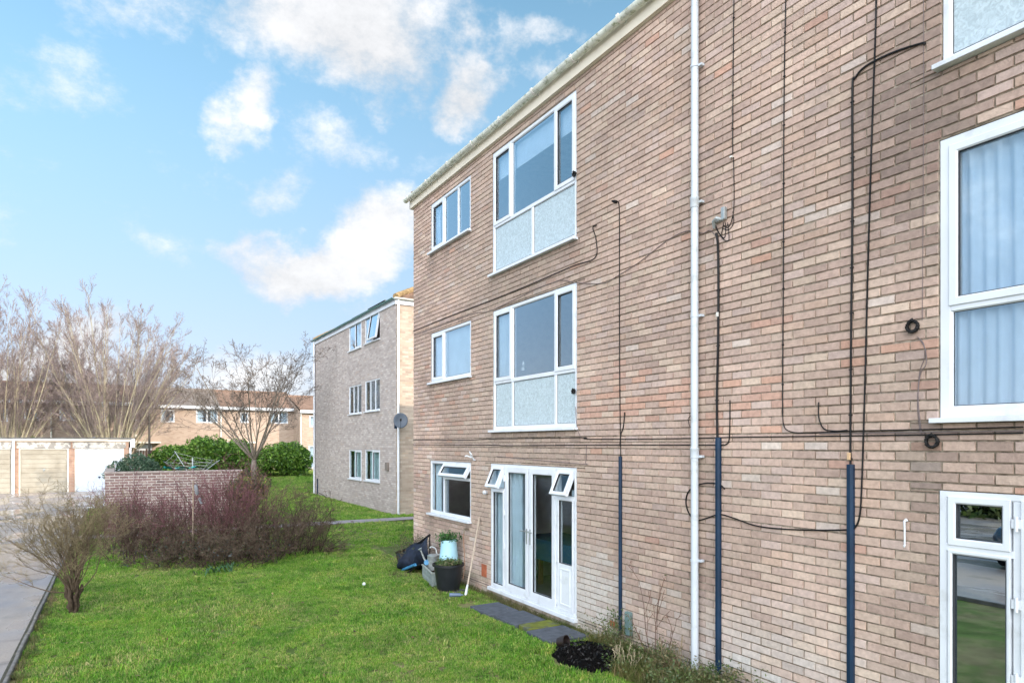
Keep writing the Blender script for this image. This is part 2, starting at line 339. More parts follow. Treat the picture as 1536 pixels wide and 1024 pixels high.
# mirror flat further along (outside the picture, keeps the wall believable from the side)
holes = [W1, W2, W3, W4, W5, D1, W6, W7, D2]
print('rects', [[round(q, 2) for q in h] for h in holes], U_END)
def lerp(a, b, t): return tuple(a[i]+(b[i]-a[i])*t for i in range(3))
PAL = [((.47, .355, .300), 6), ((.44, .328, .282), 5), ((.50, .395, .332), 4), ((.41, .305, .265), 3), ((.46, .365, .335), 3), ((.52, .42, .345), 2), ((.49, .355, .285), 2), ((.38, .285, .25), 1)]
PW = [p[1] for p in PAL]; PC = [p[0] for p in PAL]
def blob(u, z, cu, cz, ru, rz): return max(0, 1-((u-cu)/ru)**2-((z-cz)/rz)**2)
def main_col(u, z, rg):
    c = rg.choices(PC, PW)[0]; k = rg.uniform(.91, 1.09)*1.09; c = tuple(q*.7+m_*.3 for q, m_ in zip(c, (.455, .345, .295))); c = (c[0]*k, c[1]*k*.975, c[2]*k*.945)
    # orange bricks come in drifts
    drift = blob(u, z, 6.2, 2.95, 1.6, .42)*.42+blob(u, z, 4.5, 2.8, .9, .4)*.4+blob(u, z, 2.9, 2.9, .7, .5)*.25+blob(u, z, 11.2, 3.1, 1.8, .7)*.2+blob(u, z, 2.9, 4.4, .4, .5)*.3
    if rg.random() < .012+drift: c = lerp((.53, .325, .245), (.48, .31, .25), rg.random())
    if rg.random() < .02: c = lerp(c, (.62, .55, .50), .6)
    n1 = noise.noise(Vector((u*.55, z*.8, 3.3))); n2 = noise.noise(Vector((u*1.7, z*2.2, 9.1)))
    n4 = noise.noise(Vector((u*3.2, z*.55, 21.))); c = tuple(q*(1+.20*n1+.15*n2+.16*n4*(1.3 if u < 5 else .8)) for q in c)
    soot = blob(u, z, 2.85, 4.7, .55, 1.3)*.75+blob(u, z, 5.7, 3.75, .9, .6)*.2+blob(u, z, 4.85, 3.0, .22, 9)*.3+blob(u, z, 2.7, 2.0, .25, 2.2)*.3+blob(u, z, 10.0, 4.6, 3, .35)*.25
    c = lerp(c, (.17, .13, .115), min(.75, soot*(.6+.8*rg.random())))
    eff = blob(u, z, 6.75, .45, .75, .75)*1.0+max(0, 1-z/.75)*.35+blob(u, z, 4.0, .2, 1.6, .9)*.5
    c = lerp(c, (.60, .58, .55), min(.8, max(0, eff*rg.uniform(.2, 1.25)+n2*.2*eff)))
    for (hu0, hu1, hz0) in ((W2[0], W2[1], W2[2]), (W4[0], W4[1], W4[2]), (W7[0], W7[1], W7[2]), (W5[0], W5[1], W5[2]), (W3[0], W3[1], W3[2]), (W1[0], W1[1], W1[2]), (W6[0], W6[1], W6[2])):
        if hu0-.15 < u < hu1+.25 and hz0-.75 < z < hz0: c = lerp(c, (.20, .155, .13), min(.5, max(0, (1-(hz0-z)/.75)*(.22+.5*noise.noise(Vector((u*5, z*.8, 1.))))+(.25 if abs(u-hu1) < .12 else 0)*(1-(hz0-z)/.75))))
    if z < .22: c = lerp(c, (.16, .19, .10), .4*rg.random())
    n3 = noise.noise(Vector((u*.28, z*.35, 5.5))); c = lerp(c, (.35, .285, .235), max(0, min(.4, .9*n3)))
    return c
block = thing('apartment_building', (WX, 4, 0), 'three storey block of flats in pinkish brown brick with white window frames, nearest the viewer', 'building')
mb = MB(); cols = []
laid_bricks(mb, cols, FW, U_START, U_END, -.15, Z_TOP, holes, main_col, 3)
nb = len(mb.f)
wo = mb.build('wall', [brickm, mortar], block, recalc=False); set_col(wo, cols)
mb = MB()
sheet_with_holes(mb, FW, U_START, U_END, -.3, Z_TOP+.02, holes, -.0095)
DEP = 9.0
wo2 = mb.build('mortar_bed', mortar, block)
mb = MB()
P = FW.p
mb.add([P(U_END-.001, -.3, -.0075), P(U_END-.001, -.3, -DEP), P(U_END-.001, Z_TOP, -DEP), P(U_END-.001, Z_TOP, -.0075)], [(0, 1, 2, 3)])
mb.add([P(U_START, -.3, -.0075), P(U_START, -.3, -DEP), P(U_START, Z_TOP, -DEP), P(U_START, Z_TOP, -.0075)], [(0, 1, 2, 3)])
mb.add([P(U_START, -.3, -DEP), P(U_END, -.3, -DEP), P(U_END, Z_TOP, -DEP), P(U_START, Z_TOP, -DEP)], [(0, 1, 2, 3)])
BC = [(0, (.40, .30, .26)), (.35, (.45, .35, .30)), (.6, (.38, .28, .25)), (.85, (.50, .41, .33)), (1, (.50, .33, .22))]
mb.build('side_wall', brick_tex('brick_main_side', 'x', BC), block)
# quoin returns: bricks' ends seen on the corner
mb = MB(); cols = []
FN = Fr((WX, U_END, 0), (1, 0, 0), (0, 1, 0))
laid_bricks(mb, cols, FN, 0, 1.0, -.15, Z_TOP, [], main_col, 9)
q = mb.build('corner_bricks', brickm, block, recalc=False); set_col(q, cols)
# rooms
mb = MB()
def room(mb, u0, u1, z0, z1, dep=3.8, d0=.14):
    P = FW.p; a, b = -d0, -d0-dep
    c = [P(u0,z0,a),P(u1,z0,a),P(u1,z0,b),P(u0,z0,b),P(u0,z1,a),P(u1,z1,a),P(u1,z1,b),P(u0,z1,b)]
    mb.cm = 1; mb.add(c, [(0,1,2,3)]); mb.cm = 0; mb.add(c, [(4,7,6,5),(1,5,6,2),(2,6,7,3),(3,7,4,0)])
for (z0, z1) in ((.10, 2.42), (2.60, 4.95), (5.10, 7.02)):
    for ua, ub in ((9.85, 12.45), (5.9, 9.75), (-1.6, 3.0)): mb = MB(); room(mb, ua, ub, z0, z1); mb.build('interior', [wallpaint, carpet], block, recalc=False)
mb = MB()
FW.box(mb, U_START, U_END-.05, 2.43, 2.59, -.14, -4); FW.box(mb, U_START, U_END-.05, 4.96, 5.09, -.14, -4)
for u in (9.76, ): FW.box(mb, u, u+.08, -.2, 7.05, -.15, -4)
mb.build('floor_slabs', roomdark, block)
# eaves
mb = MB(); FW.box(mb, U_START, U_END+.06, Z_TOP, Z_TOP+.20, .055, .03); FW.box(mb, U_START, U_END+.06, Z_TOP-.005, Z_TOP+.012, .028, -.05)
mb.hexa([(WX-.055, U_END+.04, Z_TOP-.002), (14.2, U_END+.04, Z_TOP-.002), (14.2, U_END+.06, Z_TOP-.002), (WX-.055, U_END+.062, Z_TOP-.002), (WX-.055, U_END+.04, Z_TOP+.20), (14.2, U_END+.04, Z_TOP+.2), (14.2, U_END+.06, Z_TOP+.2), (WX-.055, U_END+.062, Z_TOP+.2)])
mb.build('fascia', cream, block)
def gutter(name, fr, u0, u1, z, par, m=gut, r=.062, brackets=None, thick=True, off=.055):
    mb = MB(); n = 10; ring = []
    steps = max(2, int((u1-u0)/.5)); cd = off+.012+r
    prof = [(cd+r*math.cos(math.pi*(1+k/n))*-1, z+r*math.sin(math.pi*(1+k/n))) for k in range(n+1)]
    prof = [(cd+r*math.cos(math.pi+math.pi*k/n), z+r*math.sin(math.pi+math.pi*k/n)) for k in range(n+1)]
    prof += [(cd+(r-.006)*math.cos(math.pi+math.pi*k/n), z+.002+(r-.006)*math.sin(math.pi+math.pi*k/n)) for k in reversed(range(n+1))]
    m_ = len(prof); b0 = len(mb.v)
    for i in range(steps+1):
        u = u0+(u1-u0)*i/steps; sag = .006*math.sin(u*1.9)
        for (d, zz) in prof: mb.v.append(tuple(fr.p(u, zz+sag, d)))
    for i in range(steps):
        for k in range(m_):
            a = b0+i*m_+k; b = b0+i*m_+(k+1) % m_; mb.f.append((a, b, b+m_, a+m_)); mb.m.append(0)
    for e in (0, steps): mb.f.append(tuple(b0+e*m_+k for k in range(m_))); mb.m.append(0)
    g = mb.build(name, m, par, smooth=40)
    if brackets:
        for u in brackets:
            mb = MB(); wd = .022
            pr = [(cd+(r+.007)*math.cos(math.pi+math.pi*k/n), z+(r+.007)*math.sin(math.pi+math.pi*k/n)) for k in range(n+1)]
            pr2 = [(cd+(r+.001)*math.cos(math.pi+math.pi*k/n), z+(r+.001)*math.sin(math.pi+math.pi*k/n)) for k in reversed(range(n+1))]
            pp = pr+[(cd+r+.01, z+.012)]+[(cd+r-.006, z+.012)]+pr2; k0 = len(mb.v)
            for uu in (u-wd, u+wd):
                for (d, zz) in pp: mb.v.append(tuple(fr.p(uu, zz, d)))
            q = len(pp)
            for k in range(q): mb.f.append((k, (k+1) % q, (k+1) % q+q, k+q)); mb.m.append(0)
            mb.f.append(tuple(range(q))); mb.f.append(tuple(range(q, 2*q))); mb.m += [0, 0]
            fr.box(mb, u-wd, u+wd, z-.06, z+.02, off, off+.012)
            mb.build('gutter_bracket', grubby, g)
    return g
gutter('gutter', FW, U_START, U_END+.11, Z_TOP+.185, block, brackets=[U_END-.1-.93*k for k in range(14)], r=.057)
# joint collar of the gutter: two union pieces
# roof (hipped)
def hip_roof(x0, x1, y0, y1, z, h, ov=.12, name='roof', par=None, m=tile, verge=None):
    x0 -= ov; x1 += ov; y0 -= ov; y1 += ov; ww = (x1-x0)/2; xm = (x0+x1)/2; yi0, yi1 = y0+ww, y1-ww
    mb = MB()
    def slope(a, b, c, d, rows):    # tiled courses as real steps: a,b eave; c,d ridge (d above a)
        for i in range(rows):
            t0, t1 = i/rows, (i+1)/rows
            L0, L1 = a.lerp(d, t0), a.lerp(d, t1); R0, R1 = b.lerp(c, t0), b.lerp(c, t1); up = Vector((0, 0, .022))
            mb.add([L0+up, R0+up, R1, L1, L0, R0], [(0, 1, 2, 3), (4, 5, 1, 0)])
    e = [Vector(p) for p in ((x0, y0, z), (x1, y0, z), (x1, y1, z), (x0, y1, z))]; r0, r1 = Vector((xm, yi0, z+h)), Vector((xm, yi1, z+h))
    rows = int(math.hypot(ww, h)/.3)
    slope(e[3], e[0], r0, r1, rows); slope(e[1], e[2], r1, r0, rows); slope(e[0], e[1], r0, r0, rows); slope(e[2], e[3], r1, r1, rows)
    mb.add([v-Vector((0, 0, .02)) for v in e], [(0, 1, 2, 3)])
    o = mb.build(name, m, par, recalc=False)
    mb = MB()
    def caps(a, b):
        n = int((b-a).length/.4)
        for i in range(n):
            p, q = a.lerp(b, i/n), a.lerp(b, (i+1)/n); mb.tube([p+Vector((0,0,.02)), q+Vector((0,0,.045))], [.11, .10], 8)
    for i, rr in ((0, r0), (1, r0), (2, r1), (3, r1)): caps(e[i], rr)
    caps(r0, r1); mb.build('ridge_tiles', tile_lichen if y0 > 10 else tile, o, smooth=40)
    return o
hip_roof(WX, WX+DEP, U_START, U_END, Z_TOP+.215, 1.9, ov=.0, par=block)
# ------------------------------------------------------------------ windows
def bars(fr, mb, seg, wd, d0, d1):
    for s in seg: fr.box(mb, *s, d0, d1)
def window(fr, name, r, cells, par, df=-.012, sill=True, fw=.05, gl=glass, vents=(), mulls=(), silld=.07, m=white, label=None, handle=True):
    """cells: (u0,u1,z0,z1,kind) in fractions of the opening from the LEFT as seen / bottom; kind s=sash f=fixed o=obscured v=open vent"""
    u0, u1, z0, z1 = r; g = .004
    mb = MB(); zs0 = z0+(.035 if sill else 0)
    fr.ring(mb, u0+g, u1-g, zs0, z1-g, fw, df, df-.07)
    flip = fr.u.cross(Vector((0, 0, 1))).dot(fr.n) < 0     # u increases to the left as seen from outside
    def U(f):
        a, b = u0+g, u1-g
        return b-(b-a)*f if flip else a+(b-a)*f
    def Z(f): return zs0+(z1-zs0)*f
    cc = []
    for c in cells:
        a, b = sorted((U(c[0]), U(c[1]))); cc.append((a, b, Z(c[2]), Z(c[3]), c[4]))
    hw = .022
    iu0, iu1, iz0, iz1 = u0+g+fw-.002, u1-g-fw+.002, zs0+fw-.002, z1-g-fw+.002
    vm, hm = {}, {}
    for (a, b, c, d, k) in cc:
        for e in (a, b):
            if u0+.02 < e < u1-.02: vm.setdefault(round(e, 3), []).append((c, d))
        for e in (c, d):
            if zs0+.02 < e < z1-.02: hm.setdefault(round(e, 3), []).append((a, b))
    def union(iv):
        out = []
        for a, b in sorted(iv):
            if out and a <= out[-1][1]+.01: out[-1][1] = max(out[-1][1], b)
            else: out.append([a, b])
        return out
    for e, iv in vm.items():
        for c, d in union(iv): fr.box(mb, e-hw, e+hw, max(c, iz0), min(d, iz1), df-.065, df-.004)
    for e, iv in hm.items():
        for a, b in union(iv): fr.box(mb, max(a, iu0), min(b, iu1), e-hw-.002, e+hw+.002, df-.066, df-.001)
    wobj = mb.build(name, m, par)
    if label: wobj['label'] = label
    if sill:
        s = MB(); fr.box(s, u0-.035, u1+.035, z0-.002, z0+.033, -.06, silld); s.build('sill', m, wobj, bevel=.004)
    for (a, b, c, d, k) in cc:
        a2 = a if a > u0+.02 else a+fw-.012; b2 = b if b < u1-.02 else b-fw+.012
        c2 = c if c > zs0+.02 else c+fw-.012; d2 = d if d < z1-.02 else d-fw+.012
        e = .012; a2 += e*(a > u0+.02); b2 -= e*(b < u1-.02); c2 += e*(c > zs0+.02); d2 -= e*(d < z1-.02)
        if k in 'sv': sw, sd, sb = .058, df+.012, df-.05
        else: sw, sd, sb = .020, df-.008, df-.05
        s = MB(); fr.ring(s, a2, b2, c2, d2, sw, sd, sb)
        q = s.build('sash' if k in 'sv' else 'bead', m, wobj)
        pn = MB(); fr.box(pn, a2+sw-.004, b2-sw+.004, c2+sw-.004, d2-sw+.004, df-.026, df-.022)
        gm = obscure if k == 'o' else gl
        pane = pn.build('pane', gm, wobj)
        gk = MB(); fr.ring(gk, a2+sw-.001, b2-sw+.001, c2+sw-.001, d2-sw+.001, .006, sd-.008, df-.02, .002); gko = gk.build('gasket', gasket, wobj)
        objs = [q, pane, gko]
        if k in 's' and handle:
            s = MB(); um = (a2+.03) if flip else (b2-.03); zm = (c2+d2)/2
            fr.box(s, um-.012, um+.012, zm-.03, zm+.03, sd, sd-.0+.004)
        if k == 'v':
            # swing out about the top edge
            pv = fr.p(a2, d2, sd); ang = R(30) if fr is FW else R(9)
            Mx = Matrix.Translation(pv) @ Matrix.Rotation(-ang if True else ang, 4, fr.u) @ Matrix.Translation(-pv)
            test = Mx @ fr.p(a2, c2, sd)
            if (test-fr.p(a2, c2, sd)).dot(fr.n) < 0: Mx = Matrix.Translation(pv) @ Matrix.Rotation(ang, 4, fr.u) @ Matrix.Translation(-pv)
            for o in objs: o.data.transform(Mx)
    return wobj
def fx(px, r, X=WX):    # px -> fraction from left of window r
    u = onX(px, HZ, X)[0]; return (r[1]-u)/(r[1]-r[0])
def fz(px, py, r, X=WX):
    z = onX(px, py, X)[1]; return (z-r[2]-.035)/(r[3]-r[2]-.035)
a, b = fx(665.5, W1), fx(686, W1)
window(FW, 'window', W1, [(0, a, 0, 1, 's'), (a, b, 0, 1, 'f'), (b, 1, 0, 1, 'f')], block, label='small three light window on the top floor beside the corner')
a, b, c = fx(766, W2), fx(831, W2), fx(797, W2); tz = fz(800, 306, W2)
window(FW, 'window', W2, [(0, a, tz, 1, 's'), (a, b, tz, 1, 'f'), (b, 1, tz, 1, 's'), (0, c, 0, tz, 'o'), (c, 1, 0, tz, 'o')], block, label='large top floor window with two patterned panels below')
a = fx(665, W3)
window(FW, 'window', W3, [(0, a, 0, 1, 's'), (a, 1, 0, 1, 'f')], block, label='two light window on the middle floor beside the corner')
a, b = fx(767, W4), fx(831.5, W4); tz = fz(800, 564, W4)
window(FW, 'window', W4, [(0, a, tz, 1, 's'), (a, b, tz, 1, 'f'), (b, 1, tz, 1, 's'), (0, a, 0, tz, 'o'), (a, b, 0, tz, 'o'), (b, 1, 0, tz, 'o')], block, label='large middle floor window with three frosted lower panes')
a = fx(664.5, W5)
window(FW, 'window', W5, [(0, a, 0, 1, 'f'), (a, 1, 0, .70, 'f'), (a, 1, .70, 1, 'v')], block, gl=glass_dk, label='ground floor window with its top vent propped open')
# right-hand window column
window(FW, 'window', W6, [(0, .48, .42, 1, 's'), (.48, 1, .42, 1, 's'), (0, .48, 0, .42, 'o'), (.48, 1, 0, .42, 'o')], block, label='frosted window panel at the top right corner of the picture')
tz = fz(1430, 460, W7)
window(FW, 'window', W7, [(0, .5, tz, 1, 's'), (.5, 1, tz, 1, 's'), (0, .5, 0, tz, 'f'), (.5, 1, 0, tz, 'f')], block, fw=.075, label='tall middle floor window with net curtain at the right edge')
# french doors
def french(r, par, la, lb, openv, label, glz=glass_dk):
    u0, u1, z0, z1 = r; fr = FW; df = -.004; fw = .05
    U = lambda f: u1-(u1-u0)*f
    zt = z1-.002; zb = z0+.055
    mb = MB(); fr.ring(mb, u0+.004, u1-.004, zb, zt, fw, df, df-.07)
    for f in (la, lb): fr.box(mb, U(f)-.025, U(f)+.025, zb+fw-.002, zt-fw+.002, df-.066, df-.003)
    d = mb.build('french_door', white, par); d['label'] = label
    s = MB(); fr.box(s, u0-.03, u1+.02, z0, z0+.053, -.07, .055); s.build('sill', white, d, bevel=.005)
    def leaf(fa, fb, a0, b0, nm, sw, bot, k='n'):
        a, b = sorted((U(fa), U(fb))); a += .014; b -= .014
        m_ = MB(); sd = df+.014
        # stiles and rails, rail at the bottom deeper
        zz0, zz1 = a0, b0
        fr.ring(m_, a, b, zz0, zz1, sw, sd, df-.05)
        objs = []
        gz0 = zz0+sw
        if bot:
            fr.box(m_, a+sw-.003, b-sw+.003, zz0+sw-.003, zz0+bot, df-.045, sd-.003); gz0 = zz0+bot
        lo = m_.build(nm, white, d); objs.append(lo)
        pn = MB(); fr.box(pn, a+sw-.004, b-sw+.004, gz0-.004, zz1-sw+.004, df-.026, df-.022); objs.append(pn.build('pane', glz, d))
        gk = MB(); fr.ring(gk, a+sw-.001, b-sw+.001, gz0-.001, zz1-sw+.001, .006, sd-.008, df-.02, .002); objs.append(gk.build('gasket', gasket, d))
        if k == 'v':
            pv = fr.p(a, zz1, sd); ang = R(24)
            Mx = Matrix.Translation(pv) @ Matrix.Rotation(ang, 4, fr.u) @ Matrix.Translation(-pv)
            if (Mx @ fr.p(a, zz0, sd)-fr.p(a, zz0, sd)).dot(fr.n) < 0: Mx = Matrix.Translation(pv) @ Matrix.Rotation(-ang, 4, fr.u) @ Matrix.Translation(-pv)
            for o in objs: o.data.transform(Mx)
        return a, b
    lo, hi = zb+.036, zt-.036; vz = zt-.40
    # sidelights
    vk = 'v' if openv else 'n'
    leaf(.022, la-.01, vz+.02, hi, 'vent', .05, 0, vk); leaf(.022, la-.01, lo, vz-.015, 'side_panel', .028, .0)
    leaf(lb+.01, .978, vz+.02, hi, 'vent', .05, 0, vk); leaf(lb+.01, .978, lo, vz-.015, 'side_panel', .028, .62)
    for (fa, fb) in ((.0, la), (lb, 1.)):
        a, b = sorted((U(fa), U(fb))); tr = MB(); fr.box(tr, a+.045*(fb == 1.)+.02*(fb != 1.), b-.045*(fa == 0.)-.02*(fa != 0.), vz-.024, vz+.024, df-.06, df+.002); tr.build('transom', white, d)
    # bottom right infill panel moulding
    a, b = sorted((U(lb+.01), U(.978))); tr = MB(); fr.ring(tr, a+.075, b-.075, lo+.07, lo+.56, .03, df+.018, df-.01)
    tr.build('panel_moulding', white, d)
    mid = (la+lb)/2
    a1, b1 = leaf(la+.004, mid, lo, hi, 'door_leaf', .085, .10); a2, b2 = leaf(mid, lb-.004, lo, hi, 'door_leaf', .085, .10)
    for um, sgn in ((U(mid)+.045, 1), (U(mid)-.045, -1)):
        hb = MB(); fr.box(hb, um-.014, um+.014, z0+.86, z0+1.08, df+.014, df+.022)
        hb.tube([fr.p(um, z0+1.05, df+.02), fr.p(um, z0+1.05, df+.06), fr.p(um+sgn*.11, z0+1.045, df+.06)], .009, 8)
        hb.tube([fr.p(um, z0+.90, df+.02), fr.p(um, z0+.90, df+.028)], .007, 8)
        hb.build('handle', galv, d, smooth=40)
    for f in (la, lb):
        for z in (.18, .75, 1.25, 1.78):
            hb = MB(); hb.tube([fr.p(U(f), z0+z-.05, df+.018), fr.p(U(f), z0+z+.05, df+.018)], .011, 8)
            fr.box(hb, U(f)-.03, U(f)+.03, z0+z-.03, z0+z+.03, df+.004, df+.017); hb.build('hinge', white, d)
    return d
la, lb = fx(757.5, D1), fx(834.5, D1)
french(D1, block, la, lb, True, 'white french doors opening onto the lawn with two propped vents')
# right door: sidelight first
UM = onX(1526, HZ)[0]; la2 = (D2[1]-UM)/(D2[1]-D2[0]); la2 = min(.3, la2)
french(D2, block, la2, 1-la2, False, 'white glazed doors at the bottom right corner reflecting lawn', glass_mat('reflective_glass', tint=(.12, .14, .15), refl=8))

# ------------------------------------------------------------------ things fixed to the wall
def wallpath(pts, d=.012):
    return [FW.p(*onX(px, py), d) for (px, py) in pts]
def smoothp(pts, n=5):
    out = []
    for i in range(len(pts)-1):
        p0 = pts[max(0, i-1)]; p1 = pts[i]; p2 = pts[i+1]; p3 = pts[min(len(pts)-1, i+2)]
        for k in range(n):
            t = k/n; out.append(.5*((2*p1)+(p2-p0)*t+(2*p0-5*p1+4*p2-p3)*t*t+(3*p1-p0-3*p2+p3)*t**3))
    return out+[pts[-1]]
def cable(pts, r=.004, m=black, name='cable', d=None, clips=0, label=None, jit=.0):
    p = smoothp([Vector(q) for q in wallpath(pts, d if d else .003+r)], 6)
    if jit: p = [q+Vector((0, rng.uniform(-jit, jit), rng.uniform(-jit, jit))) for q in p]
    mb = MB(); mb.tube(p, r, 6)
    if clips:
        L_ = 0
        for i in range(1, len(p)):
            L_ += (p[i]-p[i-1]).length
            if L_ > clips: L_ = 0; q = p[i]; mb.box(q.x-.006, q.x+.006, q.y-r*1.8, q.y+r*1.8, q.z-.004, q.z+.004)
    o = mb.build(name, m, block, smooth=60)
    if label: o['label'] = label
    return o
cable([(620, 666.5), (735, 667), (760, 668), (880, 667), (1040, 667), (1080, 667), (1090, 666), (1095, 655), (1096, 600)], .006)
cable([(620, 659.5), (700, 659.5), (735, 658), (868, 656), (880, 658), (960, 658), (1040, 657), (1100, 655.5), (1180, 654.5), (1300, 653), (1400, 651.5), (1536, 649)], .0055, clips=.5)
cable([(1175, 618), (1176, 636), (1182, 645), (1200, 649), (1240, 648), (1276, 646), (1330, 645), (1420, 643), (1536, 640)], .0045)
cable([(620, 497), (673, 475), (746, 447), (805, 423), (860, 399), (893, 387), (895, 360), (890, 342), (895, 338)], .006, clips=.6)
cable([(622, 503), (705, 472), (736, 466), (800, 436), (840, 421), (864, 424), (905, 425), (925, 415), (960, 393), (1000, 362), (1030, 347), (1054, 350), (1066, 346), (1076, 356)], .004, grey_cable)
cable([(864, 610), (866, 640), (872, 656)], .004, grey_cable); cable([(880, 668), (879, 693), (868, 695), (745, 684)], .004, grey_cable)
cable([(925, 303), (929, 306), (930, 340), (930, 500), (931, 620), (932, 690)], .0055, clips=.35)
cable([(938, 618), (936, 640), (932, 652), (931, 668)], .007)
cable([(1076, 350), (1079, 380), (1079, 500), (1077, 600), (1078, 662)], .013, clips=.5, label='thick black cable dropping into the duct')
cable([(1102, -20), (1101, 60), (1100, 180), (1100, 232)], .005, clips=.3); cable([(1101, 236), (1102, 300), (1099, 328), (1093, 341), (1086, 338)], .0045)
cable([(1180, -20), (1177, 150), (1176, 400), (1175, 560), (1175, 620)], .0055, clips=.35)
cable([(1388, 68), (1384, 66), (1340, 80), (1300, 100), (1284, 118), (1280, 135), (1280, 300), (1278, 500), (1277, 640), (1277, 700)], .0085, clips=.35)
cable([(1316, -20), (1314, 60), (1309, 200), (1303, 400), (1299, 560), (1296, 660), (1294, 720), (1291, 770), (1284, 790), (1270, 794), (1200, 794), (1140, 789), (1100, 776), (1080, 771), (1060, 777), (1046, 780), (1036, 772), (1030, 755), (1033, 738), (1045, 728), (1062, 724), (1080, 726), (1088, 733)], .007, label='slack black cable looping behind the drainpipe')
cable([(1386, -20), (1386, 150), (1385, 350), (1384, 480)], .0022, grey_cable); cable([(1378, 506), (1388, 522), (1390, 545), (1381, 562), (1378, 600), (1383, 650)], .0032, grey_cable)
cable([(1376, 505), (1386, 515), (1388, 535), (1380, 560), (1377, 610), (1381, 648)], .0028, grey_cable)
cable([(1229, 603), (1229, 625), (1236, 642), (1252, 646), (1272, 645)], .0055); cable([(1040, 620), (1033, 628), (1036, 640), (1042, 642)], .003)
cable([(1230, 650), (1536, 646)], .004, grey_cable)
# ducts
def duct_(px, y0, y1, wpx, name='cable_duct'):
    u, zt = onX(px, y0); _, zb = onX(px, y1); k = .1692*(px-179); hw = wpx/k/2
    mb = MB(); d = hw*1.6
    pr = [(-hw, 0), (-hw, d*.6), (-hw*.5, d), (hw*.5, d), (hw, d*.6), (hw, 0)]
    n = len(pr)
    for z in (zb, zt): mb.v += [tuple(FW.p(u+a, z, b+.003)) for a, b in pr]
    for k2 in range(n): mb.f.append((k2, (k2+1) % n, (k2+1) % n+n, k2+n)); mb.m.append(0)
    mb.f += [tuple(range(n)), tuple(range(n, 2*n))]; mb.m += [0, 0]
    mb.build(name, duct, block, bevel=.003)
duct_(932, 684, 948, 5.2); duct_(1079.5, 656, 1008, 8.5); duct_(1278, 696, 1100, 10.5)
mb = MB(); u, z = onX(1276, 683); FW.box(mb, u-.012, u+.012, z-.035, z+.025, .01, .035); mb.build('cable_joint', mat('tan_plastic', (.62, .42, .24), .5), block, bevel=.004)
mb = MB(); u, z = onX(1079, 472); FW.box(mb, u-.012, u+.012, z-.022, z+.022, .02, .036); mb.build('cable_joint', grubby, block, bevel=.003)
# drainpipe
mb = MB(); u, _ = onX(1043.5, HZ, WX-.05); dd = .062; mb.tube([FW.p(u, -.05, dd), FW.p(u, 3, dd+.004), FW.p(u, 6.0, dd), FW.p(u, 7.2, dd)], .038, 18)
dp = mb.build('drainpipe', pipe_m, block, smooth=40); dp['label'] = 'tall white drainpipe down the middle of the brick wall'
for py in (308, 679):
    z = onX(1043.5, py)[1]; mb = MB(); mb.lathe([(.0385, -.055), (.044, -.05), (.044, .03), (.047, .034), (.047, .05), (.0385, .055)], (WX-dd-.002, u, z), 18); mb.build('pipe_socket', pipe_m, dp, smooth=40)
for py in (106, 308, 476, 684, 838, 1018, 1030):
    z = onX(1043.5, py)[1]; mb = MB(); mb.lathe([(.0385, -.014), (.043, -.014), (.043, .014), (.0385, .014)], (WX-dd-.002, u, z), 18)
    FW.box(mb, u-.075, u-.036, z-.012, z+.012, .004, .05); FW.box(mb, u+.036, u+.06, z-.012, z+.012, .004, .05); mb.build('pipe_bracket', pipe_m, dp, bevel=.002)
# aerial junction box
mb = MB(); u, z = onX(1089, 321); FW.box(mb, u-.022, u+.022, z-.06, z+.06, .012, .05); jb = mb.build('junction_box', galv, block, bevel=.004); jb['label'] = 'small grey junction box trailing cables beside the drainpipe'
mb = MB(); u2, z2 = onX(1078, 333)
mb.tube([FW.p(u+.0, z-.06, .03), FW.p(u2-.02, z2+.02, .05), FW.p(u2+.02, z2, .05), FW.p(u2+.03, z2-.06, .03)], [.012, .022, .02, .012], 8); FW.box(mb, u2-.04, u2+.03, z2-.01, z2+.02, .004, .05)
mb.build('cable_gland', galv, jb, smooth=40)
for k in range(3):
    cable([(1086+k*3, 334), (1082+k*6, 352+k*4), (1076+k*4, 345+k*6), (1074, 338)], .004)
cable([(1100, 318), (1101, 335), (1093, 345), (1084, 342)], .004)
mb = MB(); u, z = onX(1099, 236)
FW.box(mb, u-.012, u+.012, z-.008, z+.008, .003, .03); mb.build('cable_entry', grubby, block)
mb = MB(); u, z = onX(925, 303); mb.tube([FW.p(u, z, .0), FW.p(u, z, .035), FW.p(u+.03, z+.012, .05)], [.018, .02, .01], 8); mb.build('cable_entry', black, block, smooth=40)
# coils of spare cable
def coil(px, py, rad, label, turns=9, r=.0085, tail=None):
    u, z = onX(px, py); mb = MB(); rg = random.Random(int(px)); pts = []
    for i in range(turns*16):
        a = 2*math.pi*i/16; rr = rad*(1+.10*math.sin(i*.37)+rg.uniform(-.04, .04)); pts.append(FW.p(u+rr*math.cos(a)*.95, z+rr*math.sin(a), .012+.03*((i*7 % 23)/23)))
    mb.tube(pts, r, 6)
    mb.tube([FW.p(u+rad*.2, z+rad*.8, .02), FW.p(u+rad*.1, z+rad*1.1, .04), FW.p(u-rad*.2, z+rad*1.35, .03)], r*1.3, 6)
    o = mb.build('cable_coil', black, None, smooth=60); tag(o, label, 'cable coil', 'spare cable coils on the wall')
coil(1371, 490, .040, 'black coil of spare cable left of the tall net curtained window'); coil(1400, 662, .042, 'black coil of spare cable below the sill at the right', 6)
coil(862.5, 587, .028, 'small black cable coil beside the large middle floor window', 5); coil(863.5, 262, .028, 'small black cable coil beside the large top floor window', 5)
